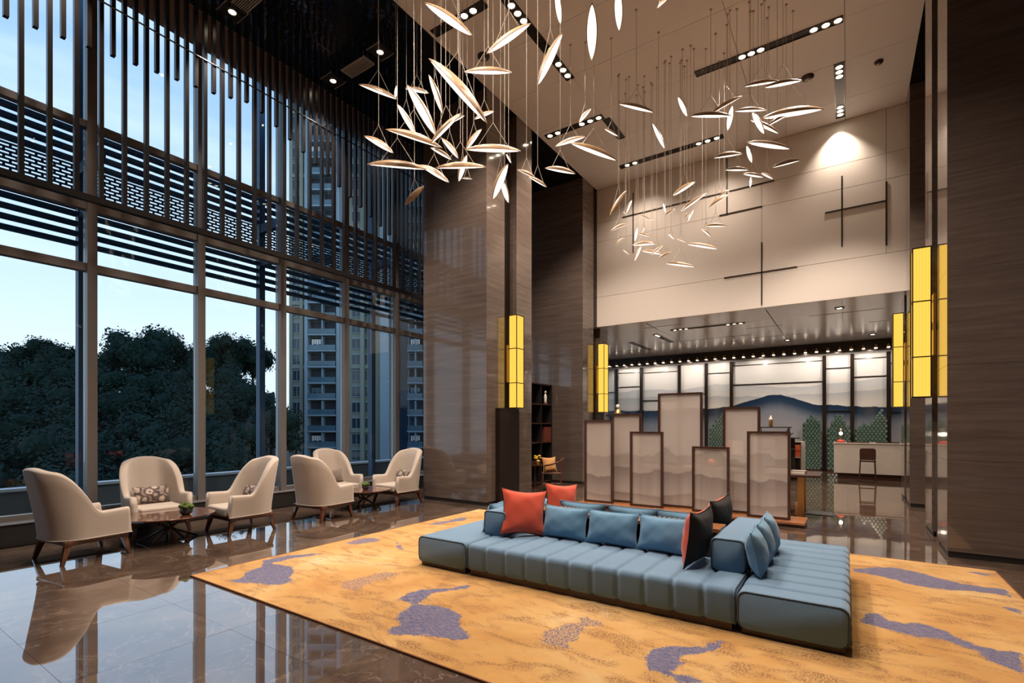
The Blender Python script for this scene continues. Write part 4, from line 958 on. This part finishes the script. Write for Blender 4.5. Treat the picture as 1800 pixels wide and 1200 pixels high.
t = thing('side_table', 'small dark round side table with yellow flowers between the bentwood chairs', 'table', (-6.55, 10.75, 0)); obj('top', MB().lathe([(0,.57),(.26,.57),(.27,.585),(.27,.6),(0,.6)], 28), M['wood'], t); obj('stem', MB().cyl((0,0,.02), (0,0,.57), .03, 12), M['darkwood'], t); obj('base', MB().lathe([(0,0),(.2,0),(.2,.015),(.03,.04),(0,.04)], 24), M['darkwood'], t)
t = thing('flower_vase', 'glass vase of yellow flowers on the small side table', 'vase', (-6.42, 10.68, .601)); obj('vase', MB().lathe([(0,0),(.05,0),(.06,.06),(.055,.12),(.05,.12),(.05,.01),(0,.01)], 16), M['gold'], t, smooth=True)
R = random.Random(5)
for k in range(9):
    a = R.uniform(0, 6.28); q = R.uniform(.02, .08); p = (q*math.cos(a), q*math.sin(a), .15+R.uniform(0, .07)); f = obj('flower', MB().lathe([(0,-.02),(.03,-.008),(.036,.01),(.018,.026),(0,.022)], 8, p), M['yellowflower'], t, smooth=True); obj('stem', MB().tube([(p[0]*.2, p[1]*.2, .1), (p[0], p[1], p[2]-.02)], .004, 5), M['moss'], f)
t = thing('display_stand', 'slim black display stand rising behind the second-row left screen', 'stand', (-4.46, 11.0, 0)); obj('post', MB().box(-.12, .12, -.12, .12, .03, 1.79), M['dark'], t); obj('top_plate', MB().box(-.22, .22, -.16, .16, 1.791, 1.83), M['dark'], t); obj('base', MB().box(-.2, .2, -.15, .15, 0, .029), M['dark'], t)
t = thing('figurine', 'small pale seated figurine on the slim black stand behind the screens', 'ornament', (-4.44, 11.0, 1.831)); obj('body', MB().lathe([(0,0),(.09,0),(.085,.04),(.05,.09),(.03,.13),(0,.14)], 14), M['gold'], t, smooth=True); obj('head', MB().lathe([(0,.13),(.035,.15),(.045,.19),(.03,.23),(0,.24)], 14), M['white'], t, smooth=True)
t = thing('floor_mat', 'dark rectangular mat beside the gold leg of the reading table', 'mat', (-.42, 10.55, .001)); obj('mat', MB().box(-.2, .2, -.22, .22, 0, .008), M['dark'], t); obj('border', MB().box(-.21, .21, -.23, -.22, 0, .01).box(-.21, .21, .22, .23, 0, .01), M['bronze'], t)
# ================================================================== PENDANT LAMPS
NS, NP = 17, 9
mb = MB(); half = lambda s: max(0, 1-(2*s-1)**2)
def shell_fn(a, b):
    s, ph = a, PI*b; w = .088*half(s)**.85 + .004; hh = .10*half(s)**.9 + .004
    return ((s-.5), w*math.cos(ph), hh*math.sin(ph))
mb.grid(shell_fn, NS, NP); inner = MB().grid(lambda a, b: (.985*(a-.5), .93*(.088*half(a)**.85+.002)*math.cos(PI*b), .004), NS, 2)
lip = MB().grid(lambda a, b: ((a-.5)*(1-.02*b), (.088*half(a)**.85+.004)*(1-.12*b), .0), NS, 2)
mb.add(lip.v, lip.f); mb.add([(x, -y, z) for x, y, z in lip.v], [f[::-1] for f in lip.f])
SHELL = mb.mesh('shell', M['shell'], True)
dfm = MB()
def dfn(a, b):
    s = a; w = .076*half(s)**.8; return ((s-.5)*.93, w*(2*b-1), -.002 - .010*half(s)*(1-(2*b-1)**2))
dfm.grid(dfn, NS, 5); DIFF = dfm.mesh('diffuser', M['lit'], True)
ROSE = MB().lathe([(.02, 0), (.02, -.012), (.006, -.02), (0, -.02)], 8).mesh('ceiling_rose', M['cord'], True)
camp = Vector((0, 0, 1.6)); byc = {}
for it in PENDANTS: byc.setdefault(it[0], []).append(it)
CN = {'near': 'window-side', 'mid': 'central', 'far': 'high far', 'tail': 'low far'}
TN = {1: [''], 2: ['upper', 'lower'], 4: ['topmost', 'upper', 'lower', 'lowest'], 5: ['topmost', 'upper', 'middle', 'lower', 'lowest']}
RR = random.Random(11)
def scrx(p): q = Vector(p); return (q.x*.829 + q.y*.559)/(-q.x*.559 + q.y*.829)
def scry(p): q = Vector(p); return (q.z-1.6)/(-q.x*.559 + q.y*.829)
low_near = PENDANTS[30]
for cl_, items in byc.items():
    items.sort(key=lambda i: -scry(((i[1]+i[4])/2, (i[2]+i[5])/2, (i[3]+i[6])/2)))
    nt_ = {'near': 5, 'mid': 2, 'far': 4, 'tail': 5}[cl_]; per = math.ceil(len(items)/nt_)
    for ti in range(nt_):
        tier = items[ti*per:(ti+1)*per]; tier.sort(key=lambda i: scrx(((i[1]+i[4])/2, (i[2]+i[5])/2, (i[3]+i[6])/2)))
        for oi_, it in enumerate(tier):
            A, B = Vector(it[1:4]), Vector(it[4:7]); c = (A+B)/2; a = (B-A); L = a.length; a.normalize()
            size = 'long' if L > .75 else ('mid-sized' if L > .42 else 'small'); sl = abs(a.z); tilt = 'level' if sl < .22 else ('slanting' if sl < .75 else 'steep')
            lab = f"{size} {tilt} leaf-shaped pendant, {ORD[oi_]} from left in the {TN[nt_][ti]} tier of the {CN[cl_]} cluster"
            t = thing('pendant_lamp', lab, 'pendant lamp', c, 0, 'leaf-shaped wooden pendant lamps')
            hd = Vector((camp.x-c.x, camp.y-c.y, 0)).normalized(); n0 = Vector((0, 0, -1)) + hd*(-1.6 if it is low_near else RR.uniform(-.35, -.05) if sl < .5 else RR.uniform(-.2, .15) if sl < .85 else RR.uniform(.15, .4)); n = (n0 - a*n0.dot(a)).normalized(); z = -n; y = z.cross(a)
            R3 = Matrix((a, y, z)).transposed().to_4x4()
            wf = 1.0 if L > .5 else 1.35
            for nm, me in (('shell', SHELL), ('diffuser', DIFF)):
                o = link(nm, me, t); o.matrix_local = R3 @ Matrix.Diagonal((L, L*wf, L*wf, 1))
            mb = MB(); tip = Vector((0, 0, min(.10+.35*L, ZC-c.z-.05)))
            for s in (-.28, .28):
                p = a*s*L + z*(.055*L*wf); mb.tube([p, tip], .0028, 4)
            mb.tube([tip, Vector((tip.x, 0, ZC-c.z-.01))], .0032, 4)
            obj('cord', mb, M['cord'], t); link('ceiling_rose', ROSE, t, (0, 0, ZC-c.z))
# ================================================================== OUTSIDE: WOODED HILL
Fv = Vector((-.559, .829, 0)); Rv = Vector((.829, .559, 0))
def at(w, s, z=0): p = Fv*w + Rv*s; return Vector((p.x, p.y, z))
def ground(w): 
    pts = [(12, -5), (20, -6), (28, -7.0), (36, -6.2), (45, -4.8), (55, -2.2), (65, 1.5), (78, 6.5), (120, 7)]
    for (a, za), (b, zb) in zip(pts, pts[1:]):
        if a <= w <= b: return za + (zb-za)*(w-a)/(b-a)
    return pts[-1][1] if w > 100 else pts[0][1]
mb = MB(); hs = MB().grid(lambda a, b: tuple(at(12+100*a, (12+100*a)*(-1.7+1.225*b), ground(12+100*a)-.3 + .6*math.sin(9*b+7*a))), 24, 24); mb.add(hs.v, [f[::-1] for f in hs.f])
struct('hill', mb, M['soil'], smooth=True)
struct('ground', MB().box(-400, 100, 24, 420, -13, -12.5).box(-400, -14, -60, 24, -13, -12.5), M['soil'])
def tree_meshes(seed):
    R = random.Random(seed); cr = MB(); core = MB()
    blobs = [(Vector((0, 0, 6.2)), 2.6)] + [(Vector((R.uniform(-2.3, 2.3), R.uniform(-2.3, 2.3), R.uniform(3.4, 7.6))), R.uniform(1.1, 1.9)) for _ in range(11)]
    for c, r in blobs:
        core.lathe([(0.01, -r*.62), (r*.5, -r*.45), (r*.66, 0), (r*.5, r*.42), (0.01, r*.6)], 8, tuple(c))
        for _ in range(int(150*r)):
            d = Vector((R.gauss(0,1), R.gauss(0,1), R.gauss(0,1))).normalized(); p = c + d*r*R.uniform(.62, 1.08)
            q = R.uniform(.13, .26); u = (d + Vector((R.gauss(0,.6), R.gauss(0,.6), R.gauss(0,.6)))).orthogonal().normalized(); v = u.cross((d+Vector((0,0,.5))).normalized()); v = v.normalized() if v.length > .1 else Vector((0,0,1))
            cr.add([p-u*q, p-v*q*.6, p+u*q, p+v*q*.6], [(0,1,2,3)])
    tr = MB().tube([(0,0,-1), (.1,.05,3), (0,0,5.5)], [.22, .17, .1], 7)
    for c, r in blobs[1:7]: tr.tube([(0.05,0,3.2), tuple(c*.9)], [.09, .03], 5)
    return cr.mesh('foliage', M['leaf']), core.mesh('crown_core', M['leaf'], True), tr.mesh('trunk', M['trunk'])
TM = [tree_meshes(s) for s in (1, 2, 3, 4)]
R = random.Random(21); nt2 = 0

for row, (w, top, sp, sc, band) in enumerate(((19.5, -2.7, 2.6, .42, 0), (24, -1.7, 3.0, .52, 0), (30, -.3, 3.6, .72, 1), (36, .8, 3.9, .8, 1), (43, 2.3, 4.2, .9, 1), (50, 4.2, 4.6, .95, 2), (58, 6.6, 5, 1.0, 2), (67, 9.6, 5.4, 1.05, 2), (76, 13.0, 5.4, 1.1, 3), (82, 15.2, 5.0, 1.15, 3))):
    s = -1.12*w - 2; col = 0
    while s < -(.495 if w > 52 else .472)*w:
        u = s/w; ridge = 0
        if band == 3: ridge = 1.5*math.exp(-((u+.72)/.09)**2) + 1.0*math.exp(-((u+.55)/.05)**2) - 1.2*math.exp(-((u+.88)/.05)**2) - 1.5*max(0, (u+.50)/.08) + R.uniform(-1.2, 1.0)
        H = top + R.uniform(-.5, .6) + ridge
        fm, km, tm = TM[R.randrange(4)]; k = sc*R.uniform(.85, 1.15)
        lab = ('low dark bush, ' if band == 0 else 'tall ridge tree, ' if row == 9 else 'dark leafy tree, ') + ORD[col] + ' from left in the ' + ORD[row] + ' row up the wooded hill outside'; col += 1
        t = thing('hill_tree' if band else 'hill_bush', lab, 'tree' if band else 'bush', at(w+R.uniform(-2, 2), s, H-8.6*k), R.uniform(0, 6.28), 'trees and bushes of the wooded hill: ' + ('foot', 'lower slope', 'middle slope', 'ridge')[band])
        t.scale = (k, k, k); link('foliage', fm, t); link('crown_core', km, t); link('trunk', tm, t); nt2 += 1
        s += sp*R.uniform(.8, 1.2)
# ================================================================== OUTSIDE: APARTMENT TOWER
Tw = thing('apartment_tower', 'tall blue-grey apartment tower with stacked balconies behind the right windows', 'building', at(95, -42.8, -12), math.atan2(Rv.y, Rv.x))
PX = 95/876
def X_(px): return (px-505.3)*PX
FH = 3.06; NF = 27; Z0 = 12 - 9.9
def part(name, mb, mat): return obj(name, mb, M[mat], Tw)
part('main_wall', MB().box(X_(508), X_(692), 1.2, 14, 0, NF*FH+4), 'tanwall')
part('link_wall', MB().box(X_(692), X_(716), 3.5, 14, 0, NF*FH+2), 'blockglass')
part('side_wall', MB().box(X_(716), X_(800), 1.2, 14, 0, NF*FH+1), 'palewall')
for a, b, d, mt in ((505, 511, .9, 'tanwall'), (525, 531, .5, 'tanwall'), (537, 542.5, -.4, 'palewall'), (592, 600, -.2, 'palewall'), (632.5, 639.5, .3, 'tanwall'), (648.5, 656, .4, 'tanwall'), (668, 684, .2, 'palewall'), (745, 752, .4, 'palewall')):
    part('pier', MB().box(X_(a), X_(b), d, 1.19, 0, NF*FH+3), mt)
wcols = [(511.6, 524.6), (531.5, 536.6), (616, 632), (640, 648)]
for k in range(NF):
    z = FH*k + .2
    for q, (a, b) in enumerate(wcols):
        f = obj('window', MB().box(X_(a), X_(b), 1.0, 1.195, z+.35, z+.48).box(X_(a), X_(b), 1.0, 1.195, z+2.35, z+2.55).box(X_((a+b)/2)-.05, X_((a+b)/2)+.05, 1.05, 1.195, z+.48, z+2.35), M['palewall'], Tw)
        obj('pane', MB().box(X_(a)+.02, X_(b)-.02, 1.12, 1.19, z+.48, z+2.35), M['blockglass'], f)
        if k % 4 == 0: part('spandrel', MB().box(X_(a-1), X_(b+1), .7, 1.19, z-.35, z+.34), 'tanwall')
    for a, b in ((543, 591.5), (717, 744.5)):
        s = part('balcony_slab', MB().box(X_(a), X_(b), -.5, 1.15, z-.28, z), 'palewall')
        obj('balcony_rail', MB().box(X_(a)+.05, X_(b)-.05, -.42, -.38, z+.05, z+1.0), M['dimglass'], s); obj('balcony_opening', MB().box(X_(a)+.1, X_(b)-.1, 1.0, 1.19, z+.02, z+2.6), M['loggia'], s)
        obj('divider', MB().box(X_((a+b)/2)-.12, X_((a+b)/2)+.12, -.2, .99, z+.01, z+2.7), M['palewall'], s)
        if (k*7+int(a)) % 3 == 0:
            mb = MB()
            for c in range(4): mb.box(X_(a)+.6+c*.45, X_(a)+.95+c*.45, .05, .1, z+1.1+.1*(c % 2), z+2.1)
            obj('laundry', mb, M['white'] if k % 2 else M['dimglass'], s)
